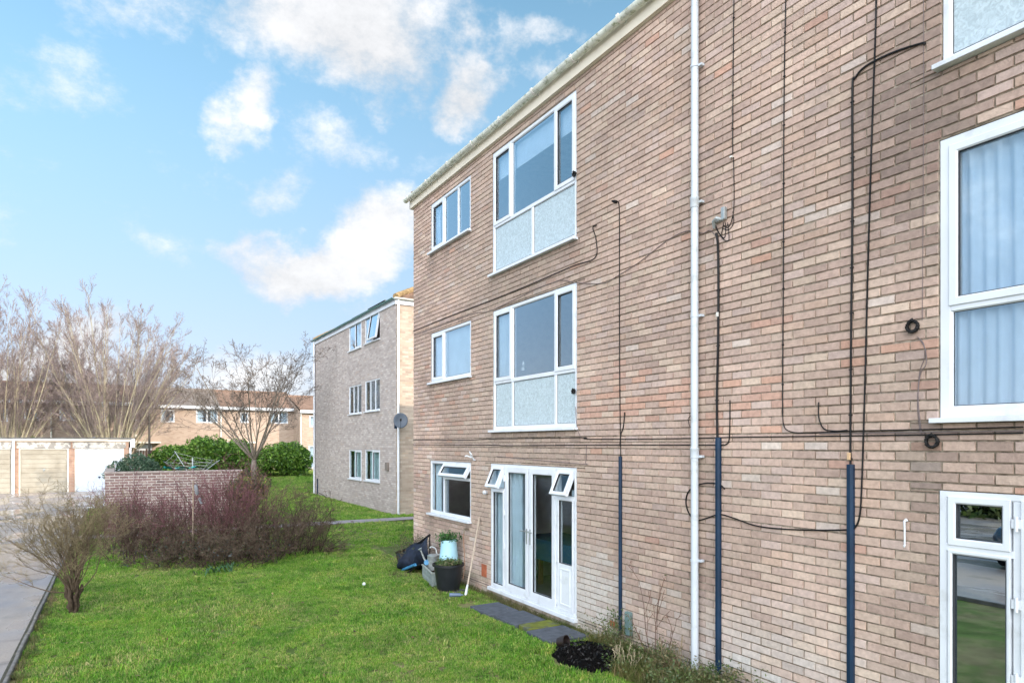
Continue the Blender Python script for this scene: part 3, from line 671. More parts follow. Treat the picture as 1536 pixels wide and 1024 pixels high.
# washing line hook, bracket, porch light, air bricks
mb = MB(); u, zt = onX(1360, 781); _, zb = onX(1360, 819)
mb.tube([FW.p(u, zt+.01, .006), FW.p(u, zt, .03), FW.p(u-.005, (zt+zb)/2, .035), FW.p(u-.005, zb+.01, .035), FW.p(u-.01, zb, .05), FW.p(u-.012, zb+.012, .06)], [.012, .008, .006, .006, .006, .005], 8); mb.lathe([(.0, .0), (.014, .0), (.014, .008), (.0, .008)], (WX-.01, u, zt), 12)
mb.build('wall_hook', white, block, smooth=40)
mb = MB(); u, z = onX(713, 686)
FW.box(mb, u-.03, u+.03, z-.045, z-.03, .004, .03); mb.tube([FW.p(u, z-.04, .02), FW.p(u, z, .05), FW.p(u+.08, z+.03, .12), FW.p(u+.1, z+.02, .14)], .012, 8)
mb.tube([FW.p(u, z, .05), FW.p(u-.05, z+.06, .10), FW.p(u-.03, z+.1, .12), FW.p(u+.02, z+.05, .08), FW.p(u, z, .05)], .011, 8); mb.build('line_bracket', white, block, smooth=40)
mb = MB(); u, z = onX(731, 738); mb.lathe([(0, -.035), (.028, -.025), (.038, 0), (.03, .025), (.0, .035)], (WX-.045, u, z), 14); FW.box(mb, u-.018, u+.018, z-.018, z+.018, .003, .03); mb.build('security_sensor', white, block, smooth=50)
redm = mat('red_airbrick', (.40, .13, .07), .85, .2, var=.2)
for (px, py, hw, hh) in ((726.5, 855, .085, .10), (921, 935.5, .07, .034)):
    u, z = onX(px, py); mb = MB(); FW.box(mb, u-hw, u+hw, z-hh, z+hh, .001, .008)
    for i in range(5):
        for j in range(2): FW.box(mb, u-hw*.75+i*hw*.34, u-hw*.6+i*hw*.34, z-hh*.6+j*hh*.7, z-hh*.1+j*hh*.7, .0085, .011)
    mb.build('air_brick', redm, block)
mb = MB(); u, z = onX(946, 932); FW.box(mb, u-.045, u+.045, z-.15, z+.12, .003, .06); mb.build('meter_cover', mat('grey_green_plastic', (.13, .20, .20), .5, var=.2), block, bevel=.012)
# plinth drip strip: damp-course line
mb = MB()
for h in (D1,):
    FW.box(mb, U_START, h[0]-.06, .115, .122, .001, .006); FW.box(mb, h[1]+.06, U_END, .115, .122, .001, .006)
mb.build('damp_course', gasket, block)

# ------------------------------------------------------------------ curtains etc. behind the glass
def curtain(u0, u1, z0, z1, d, m, label, folds=14, amp=.02, seed=1, fr=FW, name='curtain', cat='curtain'):
    mb = MB(); n = folds*6; rg = random.Random(seed); ph = [rg.uniform(0, 6) for _ in range(4)]; rows = 6
    for j in range(rows+1):
        z = z0+(z1-z0)*j/rows
        for i in range(n+1):
            t = i/n; a = amp*(math.sin(t*folds*2*math.pi+ph[0]+.4*math.sin(j*.7))+.5*math.sin(t*folds*3.7+ph[1]))
            mb.v.append(tuple(fr.p(u0+(u1-u0)*t, z, d+a)))
    for j in range(rows):
        for i in range(n):
            q = j*(n+1)+i; mb.f.append((q, q+1, q+n+2, q+n+1)); mb.m.append(0)
    o = mb.build(name, m, None, smooth=80, recalc=False); return tag(o, label, cat)
curtain(W7[0], W7[1]-.03, W7[2]+.05, W7[3]-.02, -.105, net, 'sheer pale net curtain behind the right hand middle floor window', 26, .018, 2)
curtain(D1[1]-.85, D1[1]-.50, D1[2]+.06, D1[3]-.05, -.105, drape, 'pale curtain behind the left leaf of the french doors', 6, .03, 3)
curtain(D1[0]+.05, D1[0]+.20, D1[2]+.06, D1[3]-.3, -.105, drape, 'pale curtain gathered behind the right side of the french doors', 4, .03, 4)
curtain(D1[1]-.25, D1[1]-.02, D1[2]+.06, D1[3]-.05, -.105, drape, 'pale curtain filling the left sidelight of the french doors', 4, .015, 14)
curtain(W5[1]-.55, W5[1]-.38, W5[2]+.03, W5[3]-.05, -.105, net, 'white curtain in the middle of the ground floor window', 4, .025, 5)
curtain(W5[1]-.3, W5[1]-.03, W5[2]+.03, W5[3]-.05, -.105, drape, 'pale curtain in the left light of the ground floor window', 3, .012, 15)
curtain(W2[0]+.04, W2[1]-.04, W2[3]-.42, W2[3]-.04, -.105, net, 'white roller blind half lowered in the top floor window', 1, .002, 6, name='blind', cat='blind')
curtain(W4[1]-.42, W4[1]-.05, W4[2]+.6, W4[3]-.04, -.105, drape, 'pale curtain at the left of the large middle floor window', 6, .03, 7)
curtain(W1[1]-.25, W1[1]-.03, W1[2]+.04, W1[3]-.04, -.105, net, 'pale curtain at the left of the small top floor window', 4, .02, 8)
curtain(W3[1]-.3, W3[1]-.03, W3[2]+.04, W3[3]-.04, -.105, net, 'pale curtain at the left of the small middle floor window', 4, .02, 9)
curtain(W3[0]+.03, W3[1]-.32, W3[2]+.04, W3[3]-.04, -.105, drape, 'flat pale blind filling the wide light of the small middle floor window', 1, .003, 19, name='blind', cat='blind')
curtain(W6[0]+.03, W6[1]-.03, W6[2]+.04, W6[3]-.04, -.105, net, 'pale net behind the frosted top right window', 10, .02, 10)
# table with blue cloth inside the french doors
tb = thing('dining_table', (WX+1.1, D1[0]+1.5, .1), 'brown wooden table under a blue cloth seen through the french doors', 'table')
mb = MB(); mb.box(WX+.75, WX+1.5, D1[0]+.85, D1[1]+.25, .80, .84); mb.build('tabletop', mat('brown_wood', (.16, .075, .035), .5), tb)
mb = MB(); mb.box(WX+.74, WX+1.51, D1[0]+.84, D1[1]+.26, .843, .85); mb.box(WX+.735, WX+.742, D1[0]+.84, D1[1]+.26, .52, .85); mb.build('cloth', mat('blue_cloth', (.02, .085, .16), .9), tb)
for (x, y) in ((.8, .3), (1.4, .3), (.8, 1.5), (1.4, 1.5)):
    mb = MB(); mb.box(WX+x, WX+x+.06, D1[0]+y+.6, D1[0]+y+.66, .1, .8); mb.build('leg', MATS['brown_wood'], tb)
# ornament on the middle floor sill
mb = MB(); u, z = onX(772, 553); mb.lathe([(.0, 0), (.05, 0), (.045, .03), (.02, .06), (.03, .10), (.02, .14), (.0, .16)], (WX+.16, u, z-.02), 12)
tag(mb.build('ornament', galv, None, smooth=50), 'small pale figurine on the sill of the large middle floor window', 'ornament')

# ------------------------------------------------------------------ ground
def ground_z(x, y):
    t = min(1, max(0, (y-33)/12)); t = t*t*(3-2*t); k = min(1, max(0, (x-2.)/3)); return .42*t*k
soil = mat('turf', (.10, .15, .04), .95, .1, var=.3, vscale=3, col2=(.20, .18, .09), c2scale=.8, bump=.4, bscale=30)
def grid_sheet(name, xs, ys, zf, m):
    mb = MB()
    for y in ys:
        for x in xs: mb.v.append((x, y, zf(x, y)))
    n = len(xs)
    for j in range(len(ys)-1):
        for i in range(n-1): q = j*n+i; mb.f.append((q, q+1, q+n+1, q+n)); mb.m.append(0)
    o = mb.build(name, m, None, recalc=False, smooth=60); tag(o, kind='structure'); return o
xs = [-900, -200, -60, -20]+[-5+.5*i for i in range(60)]+[40, 100, 300, 900]
ys = [-300, -60, -10]+[i*1. for i in range(-4, 60)]+[80, 140, 300, 1500]
grid_sheet('ground', xs, ys, lambda x, y: -.03+ground_z(x, y)+(.012*noise.noise(Vector((x*.5, y*.5, 0))) if -5 < x < 24 and y < 58 else 0), soil)
# car park: damp patchy tarmac
KX = -.98
def asphalt_mat():
    m = bpy.data.materials.new('damp_tarmac'); m.use_nodes = True; t = m.node_tree; b = t.nodes['Principled BSDF']; n = t.nodes.new; l = t.links.new
    geo = n('ShaderNodeNewGeometry')
    a = n('ShaderNodeTexNoise'); a.inputs['Scale'].default_value = .55; a.inputs['Detail'].default_value = 7; a.inputs['Roughness'].default_value = .6; a.inputs['Distortion'].default_value = .6; l(geo.outputs['Position'], a.inputs['Vector'])
    cr = n('ShaderNodeValToRGB'); cr.color_ramp.elements[0].position = .38; cr.color_ramp.elements[0].color = (.27, .25, .26, 1); cr.color_ramp.elements[1].position = .62; cr.color_ramp.elements[1].color = (.37, .31, .265, 1)
    l(a.outputs[0], cr.inputs[0])
    f = n('ShaderNodeTexNoise'); f.inputs['Scale'].default_value = 60; f.inputs['Detail'].default_value = 3; l(geo.outputs['Position'], f.inputs['Vector'])
    mr = n('ShaderNodeMapRange'); mr.inputs[3].default_value = .7; mr.inputs[4].default_value = 1.3; l(f.outputs[0], mr.inputs[0])
    vs = n('ShaderNodeVectorMath'); vs.operation = 'SCALE'; l(cr.outputs[0], vs.inputs[0]); l(mr.outputs[0], vs.inputs['Scale'])
    vo = n('ShaderNodeTexVoronoi'); vo.feature = 'DISTANCE_TO_EDGE'; vo.inputs['Scale'].default_value = .22
    va = n('ShaderNodeVectorMath'); va.operation = 'MULTIPLY_ADD'; l(f.outputs['Color'], va.inputs[0]); va.inputs[1].default_value = (.05, .05, .05)
    va2 = n('ShaderNodeVectorMath'); va2.operation = 'MULTIPLY_ADD'; l(a.outputs['Color'], va2.inputs[0]); va2.inputs[1].default_value = (2., 2., 0); l(geo.outputs['Position'], va2.inputs[2]); l(va2.outputs[0], va.inputs[2]); l(va.outputs[0], vo.inputs['Vector'])
    vr = n('ShaderNodeMapRange'); vr.inputs[1].default_value = .001; vr.inputs[2].default_value = .006; vr.inputs[3].default_value = 1.0; vr.inputs[4].default_value = 1.; l(vo.outputs['Distance'], vr.inputs[0])
    os_ = n('ShaderNodeTexNoise'); os_.inputs['Scale'].default_value = 1.7; os_.inputs['Detail'].default_value = 4; l(geo.outputs['Position'], os_.inputs['Vector']); orr = n('ShaderNodeMapRange'); orr.inputs[1].default_value = .58; orr.inputs[2].default_value = .72; orr.inputs[3].default_value = 1; orr.inputs[4].default_value = .6; l(os_.outputs[0], orr.inputs[0])
    mm_ = n('ShaderNodeMath'); mm_.operation = 'MULTIPLY'; l(vr.outputs[0], mm_.inputs[0]); l(orr.outputs[0], mm_.inputs[1])
    v3 = n('ShaderNodeVectorMath'); v3.operation = 'SCALE'; l(vs.outputs[0], v3.inputs[0]); l(mm_.outputs[0], v3.inputs['Scale']); l(v3.outputs[0], b.inputs['Base Color'])
    w2 = n('ShaderNodeTexNoise'); w2.inputs['Scale'].default_value = .35; w2.inputs['Detail'].default_value = 5; mpp = n('ShaderNodeMapping'); mpp.inputs['Scale'].default_value = (2.2, .8, 1); l(geo.outputs['Position'], mpp.inputs[0]); l(mpp.outputs[0], w2.inputs['Vector'])
    r2 = n('ShaderNodeMapRange'); r2.inputs[1].default_value = .44; r2.inputs[2].default_value = .54; r2.inputs[3].default_value = .12; r2.inputs[4].default_value = .6; l(w2.outputs[0], r2.inputs[0]); l(r2.outputs[0], b.inputs['Roughness'])
    bp = n('ShaderNodeBump'); bp.inputs['Strength'].default_value = .25; bp.inputs['Distance'].default_value = .006; l(f.outputs[0], bp.inputs['Height']); l(bp.outputs[0], b.inputs['Normal'])
    return m
tar = asphalt_mat()
mb = MB(); mb.add([(-60, -40, -.012), (KX-.035, -40, -.012), (KX-.035, 39.95, -.012), (-60, 39.95, -.012)], [(0, 1, 2, 3)])
mb.add([(KX-.034, 29.2, -.012), (.9, 29.2, -.012), (.9, 39.95, -.012), (KX-.034, 39.95, -.012)], [(0, 1, 2, 3)])
tag(mb.build('car_park', tar, None, recalc=False), kind='structure')
# joints in the car park surface
mb = MB()
for y in (): mb.add([(-20, y, -.008), (KX-.1, y+.02, -.008), (KX-.1, y+.08, -.008), (-20, y+.06, -.008)], [(0, 1, 2, 3)])
for x in (): mb.add([(x, -5, -.0075), (x+.05, -5, -.0075), (x+.05, 39, -.0075), (x, 39, -.0075)], [(0, 1, 2, 3)])
mb.add([(KX-.06, -40, -.0065), (KX-.034, -40, -.0065), (KX-.034, 29, -.0065), (KX-.06, 29, -.0065)], [(0, 1, 2, 3)])
tag(mb.build('tarmac_joint', mat('joint', (.07, .065, .045), .9, var=.4), None, recalc=False), kind='structure')
kerbm = mat('kerb_concrete', (.20, .19, .18), .85, .2, var=.25, vscale=9, bump=.3, bscale=50)
mb = MB(); y = -6.
while y < 29:
    L_ = .9; j = rng.uniform(-.006, .006); mb.box(KX-.02+j, KX+.02+j, y+.006, y+L_-.006, -.1, .035+rng.uniform(-.006, .004)); y += L_
tag(mb.build('kerb', kerbm, None, bevel=.012), kind='structure')
# footpath
PY0, PY1 = 19.75, 20.55
pathm = mat('path_tarmac', (.26, .24, .25), .7, .4, var=.2, vscale=5, bump=.3, bscale=70)
mb = MB(); n = 24
for i in range(n+1):
    x = KX+.02+(14-KX)*i/n; mb.v += [(x, PY0+.04*math.sin(x*1.7), .012), (x, PY1+.05*math.sin(x*1.3+1), .012)]
mb.f = [(2*i, 2*i+2, 2*i+3, 2*i+1) for i in range(n)]; mb.m = [0]*n
tag(mb.build('footpath', pathm, None, recalc=False), kind='structure')
# paving slabs by the doors
slabm = mat('paving_slab', (.085, .095, .115), .8, .25, var=.25, vscale=12, bump=.4, bscale=60)
mossy = mat('mossy_slab', (.09, .10, .08), .9, .2, var=.25, vscale=12, col2=(.15, .17, .03), c2scale=4, c2lo=.38, c2hi=.5)
lab = ['dark paving slab furthest along the row, beside the leaning spade', 'dark paving slab in front of the french doors', 'moss covered paving slab between two dark ones', 'dark paving slab nearest the viewer beside the black heap']
for i, (x0, x1, y0, y1, m_) in enumerate([(4.42, 4.90, 8.15, 8.75, slabm), (4.45, 4.95, 7.52, 8.12, slabm), (4.50, 4.98, 7.22, 7.50, mossy), (4.42, 4.98, 6.62, 7.18, slabm)]):
    mb = MB(); mb.box(x0, x1, y0, y1, -.05, .018+.004*i); o = mb.build('paving_slab', m_, None, bevel=.008); tag(o, lab[i], 'paving slab', 'paving slabs along the wall'); o.rotation_euler = (0, 0, 0)
mb = MB(); mb.box(4.52, 4.85, 9.75, 10.3, -.05, .012); tag(mb.build('paving_slab', slabm, None, bevel=.008), 'slab half hidden under the black plant tub', 'paving slab', 'paving slabs along the wall')
# ------------------------------------------------------------------ vegetation helpers
def np_mesh(name, V, Fq, mats, parent=None, cols=None, mi=None):
    """V (n,3), Fq (m,k) uniform faces"""
    me = bpy.data.meshes.new(name); k = Fq.shape[1]
    me.vertices.add(len(V)); me.vertices.foreach_set('co', V.astype(np.float32).ravel())
    me.loops.add(Fq.size); me.loops.foreach_set('vertex_index', Fq.astype(np.int32).ravel())
    me.polygons.add(len(Fq)); me.polygons.foreach_set('loop_start', np.arange(0, Fq.size, k, dtype=np.int32)); me.polygons.foreach_set('loop_total', np.full(len(Fq), k, dtype=np.int32))
    for m in (mats if isinstance(mats, (list, tuple)) else [mats]): me.materials.append(m)
    if mi is not None: me.polygons.foreach_set('material_index', mi.astype(np.int32))
    me.update(calc_edges=True); me.validate()
    if cols is not None:
        a = me.color_attributes.new('Col', 'FLOAT_COLOR', 'POINT'); arr = np.ones((len(V), 4), dtype=np.float32); arr[:, :3] = cols; a.data.foreach_set('color', arr.ravel())
    o = bpy.data.objects.new(name, me); C.objects.link(o)
    if parent is not None: o.parent = parent
    return o
nrg = np.random.default_rng(11)
def leaves(centers, size, cols, normals=None, spread=.9, aspect=.5, seed=0):
    """one bent quad-pair leaf per centre -> V,F,col"""
    g = np.random.default_rng(seed); n = len(centers)
    d = g.normal(size=(n, 3)); d /= np.linalg.norm(d, axis=1)[:, None]
    if normals is not None: d = normals*(1-spread)+d*spread; d /= np.linalg.norm(d, axis=1)[:, None]
    a = np.cross(d, g.normal(size=(n, 3))); a /= np.linalg.norm(a, axis=1)[:, None]; b = np.cross(d, a)
    s = size*g.uniform(.6, 1.3, n)[:, None]; a *= s; b *= s*aspect
    V = np.stack([centers-a, centers+b*.9+d*s*.12, centers+a, centers-b*.9+d*s*.12], 1).reshape(-1, 3)
    Fq = np.arange(4*n).reshape(-1, 4)
    return V, Fq, np.repeat(cols, 4, axis=0)
def pick_cols(n, pal, seed=0, jit=.2):
    g = np.random.default_rng(seed); p = np.array(pal); c = p[g.integers(0, len(p), n)]*g.uniform(1-jit, 1+jit, n)[:, None]; return c
leafm = mat('leaf', (1, 1, 1), .42, .5, attr='Col', var=.1, trans=.28)
barkm = mat('bark', (1, 1, 1), .85, .2, attr='Col', var=.2, vscale=18)
class Twigs:
    def __init__(s, seed, n=3): s.pl = []; s.r = random.Random(seed); s.tips = []; s.n = n
    def grow(s, p, d, L_, r, depth, P):
        """P: dict with nseg, wander, up, kids(list per depth), ang, shrink"""
        rg = s.r; ns = P['nseg'][depth]; pts = [p.copy()]; rad = [r]; d = d.normalized(); step = L_/ns; kids = []
        for i in range(ns):
            w_ = P['wander'][depth]; d = (d+Vector((rg.gauss(0, w_), rg.gauss(0, w_), rg.gauss(0, w_)))+Vector((0, 0, P['up'][depth]))).normalized()
            p = p+d*step; pts.append(p.copy()); rr = max(P['rmin'], r*(1-(i+1)/ns*P.get('taper', .75))); rad.append(rr)
            kids.append((p.copy(), d.copy(), rr, (i+1)/ns))
        s.pl.append((pts, rad, depth)); s.tips.append(p.copy())
        if depth+1 < len(P['nseg']):
            k = P['kids'][depth]; k = int(k)+(rg.random() < k-int(k)) if not isinstance(k, int) else k
            for j in range(k):
                t = P.get('t0', .25)+(1-P.get('t0', .25))*(j+rg.random())/k; idx = min(ns-1, int(t*ns)); q, dd, rr, tt = kids[idx]
                if idx > 0: q = kids[idx-1][0].lerp(q, rg.random())
                ax = dd.orthogonal(); ax.rotate(Matrix.Rotation(rg.uniform(0, 6.283), 3, dd)); nd = dd.copy(); nd.rotate(Matrix.Rotation(rg.gauss(P['ang'][depth], .14), 3, ax))
                s.grow(q, nd, L_*P['shrink'][depth]*rg.uniform(.6, 1.15)*(1.15-.5*t), max(P['rmin'], rr*P.get('rsh', .6)), depth+1, P)
    def mesh(s, name, m, colf, parent=None, sides=None):
        V = []; Fq = []; cc = []; base = 0
        for pts, rad, dep in s.pl:
            n = (sides or [6, 4, 3, 3, 3])[min(dep, 4)]; nrm = None; k0 = base
            for i, p in enumerate(pts):
                t = (pts[min(i+1, len(pts)-1)]-pts[max(i-1, 0)]).normalized()
                if nrm is None: nrm = t.orthogonal().normalized()
                else:
                    nrm = nrm-t*nrm.dot(t); nrm = nrm.normalized() if nrm.length > 1e-5 else t.orthogonal().normalized()
                b = t.cross(nrm); c = colf(p, dep)
                for k in range(n):
                    a = 6.28318*k/n; V.append(p+(nrm*math.cos(a)+b*math.sin(a))*rad[i]); cc.append(c)
                base += n
            for i in range(len(pts)-1):
                for k in range(n):
                    a = k0+i*n+k; b2 = k0+i*n+(k+1) % n; Fq.append((a, b2, b2+n, a+n))
        o = np_mesh(name, np.array([tuple(v) for v in V]), np.array(Fq), m, parent, np.array(cc))
        o.data.polygons.foreach_set('use_smooth', [True]*len(Fq)); return o
def rcol(pal, k=.15):
    rg = random.Random(5)
    def f(p, dep):
        c = pal[min(dep, len(pal)-1)]; j = 1+k*noise.noise(p*3.1); return tuple(q*j for q in c)
    return f

# ------------------------------------------------------------------ lawn grass (stuff)
def grass_proto(name, nbl, hgt, spread, seed, pal):
    g = random.Random(seed); V = []; Fq = []; cc = []
    for i in range(nbl):
        a = g.uniform(0, 6.283); r = spread*math.sqrt(g.random()); x, y = r*math.cos(a), r*math.sin(a); h = hgt*g.uniform(.5, 1.15); b = g.uniform(0, 6.283); wd = g.uniform(.0022, .004); ln = g.uniform(.1, .7)*h
        dx, dy = math.cos(b)*wd, math.sin(b)*wd; lx, ly = math.cos(b+1.57)*ln, math.sin(b+1.57)*ln; k = len(V)
        V += [(x-dx, y-dy, 0), (x+dx, y+dy, 0), (x+dx*.8+lx*.35, y+dy*.8+ly*.35, h*.6), (x-dx*.8+lx*.35, y-dy*.8+ly*.35, h*.6), (x+lx+dx*.2, y+ly+dy*.2, h), (x+lx-dx*.2, y+ly-dy*.2, h)]
        Fq += [(k, k+1, k+2, k+3), (k+3, k+2, k+4, k+5)]; c = g.choice(pal); j = g.uniform(.8, 1.2)
        cc += [tuple(q*j for q in c)]*6
    o = np_mesh(name, np.array(V), np.array(Fq), grassm, None, np.array(cc)); C.objects.unlink(o); return o
def grass_material():
    m = mat('grass_blade', (1, 1, 1), .55, .3, attr='Col', var=.12, vscale=1.1, trans=.3); t = m.node_tree; n = t.nodes.new; l = t.links.new
    vs = [q for q in t.nodes if q.type == 'VECT_MATH'][0]; at = [q for q in t.nodes if q.type == 'ATTRIBUTE'][0]
    geo = n('ShaderNodeNewGeometry'); nz_ = n('ShaderNodeTexNoise'); nz_.inputs['Scale'].default_value = 1.5; nz_.inputs['Detail'].default_value = 8; nz_.inputs['Roughness'].default_value = .82; l(geo.outputs['Position'], nz_.inputs['Vector'])
    cr = n('ShaderNodeValToRGB'); e = cr.color_ramp.elements; e[0].position = .34; e[0].color = (.45, .60, .60, 1); e[1].position = .68; e[1].color = (1.75, 1.28, 1.3, 1); x = e.new(.5); x.color = (1.0, 1.05, .9, 1)
    l(nz_.outputs[0], cr.inputs[0]); n5 = n('ShaderNodeTexNoise'); n5.inputs['Scale'].default_value = .55; n5.inputs['Detail'].default_value = 7; n5.inputs['Roughness'].default_value = .75; l(geo.outputs['Position'], n5.inputs['Vector']); r5 = n('ShaderNodeMapRange'); r5.inputs[1].default_value = .46; r5.inputs[2].default_value = .62; r5.inputs[4].default_value = .42; l(n5.outputs[0], r5.inputs[0])
    m5 = n('ShaderNodeMix'); m5.data_type = 'RGBA'; l(r5.outputs[0], m5.inputs[0]); l(cr.outputs[0], m5.inputs[6]); m5.inputs[7].default_value = (2.0, 1.0, 2.6, 1)
    mu = n('ShaderNodeVectorMath'); mu.operation = 'MULTIPLY'; l(at.outputs['Color'], mu.inputs[0]); l(m5.outputs[2], mu.inputs[1]); l(mu.outputs[0], vs.inputs[0]); return m
grassm = grass_material()
GP = [(.13, .33, .032), (.20, .42, .045), (.05, .14, .02), (.40, .46, .14), (.15, .36, .038)]
def scatter(name, P3, rot, scl, protos):
    me = bpy.data.meshes.new(name); me.vertices.add(len(P3)); me.vertices.foreach_set('co', P3.astype(np.float32).ravel())
    for nm, arr, ty in (('rot', rot, 'FLOAT_VECTOR'), ('scl', scl, 'FLOAT'), ('pick', nrg.integers(0, len(protos), len(P3)), 'INT')):
        a = me.attributes.new(nm, ty, 'POINT'); a.data.foreach_set('vector' if ty == 'FLOAT_VECTOR' else 'value', arr.astype(np.int32 if ty == 'INT' else np.float32).ravel())
    o = bpy.data.objects.new(name, me); C.objects.link(o); me.materials.append(grassm)
    ng = bpy.data.node_groups.new(name, 'GeometryNodeTree'); ng.interface.new_socket('Geometry', in_out='INPUT', socket_type='NodeSocketGeometry'); ng.interface.new_socket('Geometry', in_out='OUTPUT', socket_type='NodeSocketGeometry')
    gi = ng.nodes.new('NodeGroupInput'); go = ng.nodes.new('NodeGroupOutput'); jn = ng.nodes.new('GeometryNodeJoinGeometry')
    for p in reversed(protos):
        oi = ng.nodes.new('GeometryNodeObjectInfo'); oi.inputs['Object'].default_value = p; oi.inputs['As Instance'].default_value = True; ng.links.new(oi.outputs['Geometry'], jn.inputs[0])
    ip = ng.nodes.new('GeometryNodeInstanceOnPoints'); ng.links.new(gi.outputs[0], ip.inputs['Points']); ng.links.new(jn.outputs[0], ip.inputs['Instance']); ip.inputs['Pick Instance'].default_value = True
    def na(nm, ty):
        q = ng.nodes.new('GeometryNodeInputNamedAttribute'); q.data_type = ty; q.inputs[0].default_value = nm; return [s for s in q.outputs if s.enabled and s.name == 'Attribute'][0]
    ng.links.new(na('rot', 'FLOAT_VECTOR'), ip.inputs['Rotation']); ng.links.new(na('scl', 'FLOAT'), ip.inputs['Scale']); ng.links.new(na('pick', 'INT'), ip.inputs['Instance Index'])
    ng.links.new(ip.outputs[0], go.inputs[0]); md = o.modifiers.new('scatter', 'NODES'); md.node_group = ng; return o
protos = [grass_proto('grass_tuft', 26, .036, .05, 40+i, GP) for i in range(5)]
def pts_in(n, x0, x1, y0, y1): return np.stack([nrg.uniform(x0, x1, n), nrg.uniform(y0, y1, n)], 1)
def in_view(p, m=60):
    u = (p[:, 0]*cs-p[:, 1]*sn); z = (p[:, 0]*sn+p[:, 1]*cs); px = 768+F*u/np.maximum(z, .1); py = HZ+F*H/np.maximum(z, .1)
    return (z > .5) & (px > -250) & (px < 1600) & (py < 1180)
A = pts_in(150000, KX+.03, WX-.12, 3.2, 15); A = A[in_view(A)]; A = A[nrg.random(len(A)) < np.clip(1.25-(A[:, 1]-6)/14, .5, 1)]
B = pts_in(60000, KX+.03, 12, 15, 34); B = B[in_view(B)]; B = B[~((B[:, 1] > PY0) & (B[:, 1] < PY1+.04))]; B = B[~((B[:, 0] > 8.0) & (B[:, 1] > 21.5))]
Cc = pts_in(45000, .9, 12.5, 34, 50); Cc = Cc[in_view(Cc)]
B = B[~((B[:, 0] < .95) & (B[:, 1] > 29.2))]
A2 = np.concatenate([A, B, Cc])
k = ~((A2[:, 0] > 4.42) & (A2[:, 0] < 4.97) & (A2[:, 1] > 6.62) & (A2[:, 1] < 8.75)); A2 = A2[k]
k = ~(((A2[:, 0]-4.5)/.42)**2+((A2[:, 1]-6.0)/.5)**2 < 1); A2 = A2[k]
# worn patches
def worn(p):
    o = np.zeros(len(p))
    for (px, py, r) in ((335, 945, .35), (1050, 1000, .2), (40, 960, .5), (360, 872, .3), (700, 905, .35)):
        x, y = onG(px, py); o = np.maximum(o, 1-np.hypot(p[:, 0]-x, p[:, 1]-y)/r)
    o = np.maximum(o, np.clip(.75-(p[:, 0]-KX)/.45, 0, .6)*(p[:, 1] < 12))
    return o
A2 = A2[nrg.random(len(A2)) > worn(A2)*1.3]
cl_ = np.array([noise.noise(Vector((x*5.5, y*5.5, 2.)))+.6*noise.noise(Vector((x*14, y*14, 7.))) for x, y in A2])
k = nrg.random(len(A2)) < np.clip(.95+cl_*2.4, .06, 1); A2 = A2[k]; cl_ = cl_[k]
zz = np.array([ground_z(x, y) for x, y in A2])-.028
sc = nrg.uniform(.6, 1.25, len(A2))*(1+.25*np.sin(A2[:, 0]*2.1+1.3*np.sin(A2[:, 1]*1.7)))*np.clip(.9+(A2[:, 1]-8)/30, .9, 2.0)*(1+.45*np.clip(cl_, -.6, .8))
rt = np.stack([nrg.normal(0, .15, len(A2)), nrg.normal(0, .15, len(A2)), nrg.uniform(0, 6.28, len(A2))], 1)
print('grass tufts', len(A2))
tag(scatter('lawn_grass', np.column_stack([A2, zz]), rt, sc, protos), 'short green lawn grass between the wall and the car park', 'grass', kind='stuff')
# fallen leaves and twigs
n = 260; q = pts_in(n, KX+.1, 5.0, 6.2, 14.5); V, Fq, cc = leaves(np.column_stack([q, np.full(n, .018)]), .022, pick_cols(n, [(.22, .13, .06), (.16, .10, .05), (.34, .27, .12), (.10, .07, .04)], 9, .3), np.tile(np.array([[0, 0, 1.]]), (n, 1)), .4, .6, 9)
tag(np_mesh('fallen_leaves', V, Fq, leafm, None, cc), 'scattered small brown fallen leaves on the lawn', 'leaves', kind='stuff')
# rough grass and weeds along the wall foot
WP = [(.10, .14, .035), (.16, .17, .06), (.07, .10, .03), (.22, .20, .10), (.09, .13, .03)]
weedp = [grass_proto('weed_tuft', 22, .15, .05, 60+i, WP) for i in range(4)]
W_ = np.concatenate([np.column_stack([nrg.uniform(4.45, 5.06, 2600), nrg.uniform(3.6, 6.4, 2600)]), np.column_stack([nrg.uniform(4.96, 5.08, 700), nrg.uniform(6.4, 12.4, 700)]), np.column_stack([nrg.uniform(4.2, 5.0, 260), nrg.uniform(9.0, 12, 260)]), np.column_stack([KX+.05+nrg.exponential(.05, 500), nrg.uniform(7, 20, 500)])])
dd = ((W_[:, 0]-4.5)/.42)**2+((W_[:, 1]-6.0)/.45)**2; W_ = W_[dd > 1]
sw_ = nrg.uniform(.4, 1.2, len(W_)); sw_[W_[:, 1] > 6.4] *= .55
tag(scatter('rough_grass', np.column_stack([W_, np.full(len(W_), -.03)]), np.stack([nrg.normal(0, .3, len(W_)), nrg.normal(0, .3, len(W_)), nrg.uniform(0, 6.28, len(W_))], 1), sw_, weedp), 'straggly rough grass and weeds at the foot of the brick wall', 'grass', kind='stuff')

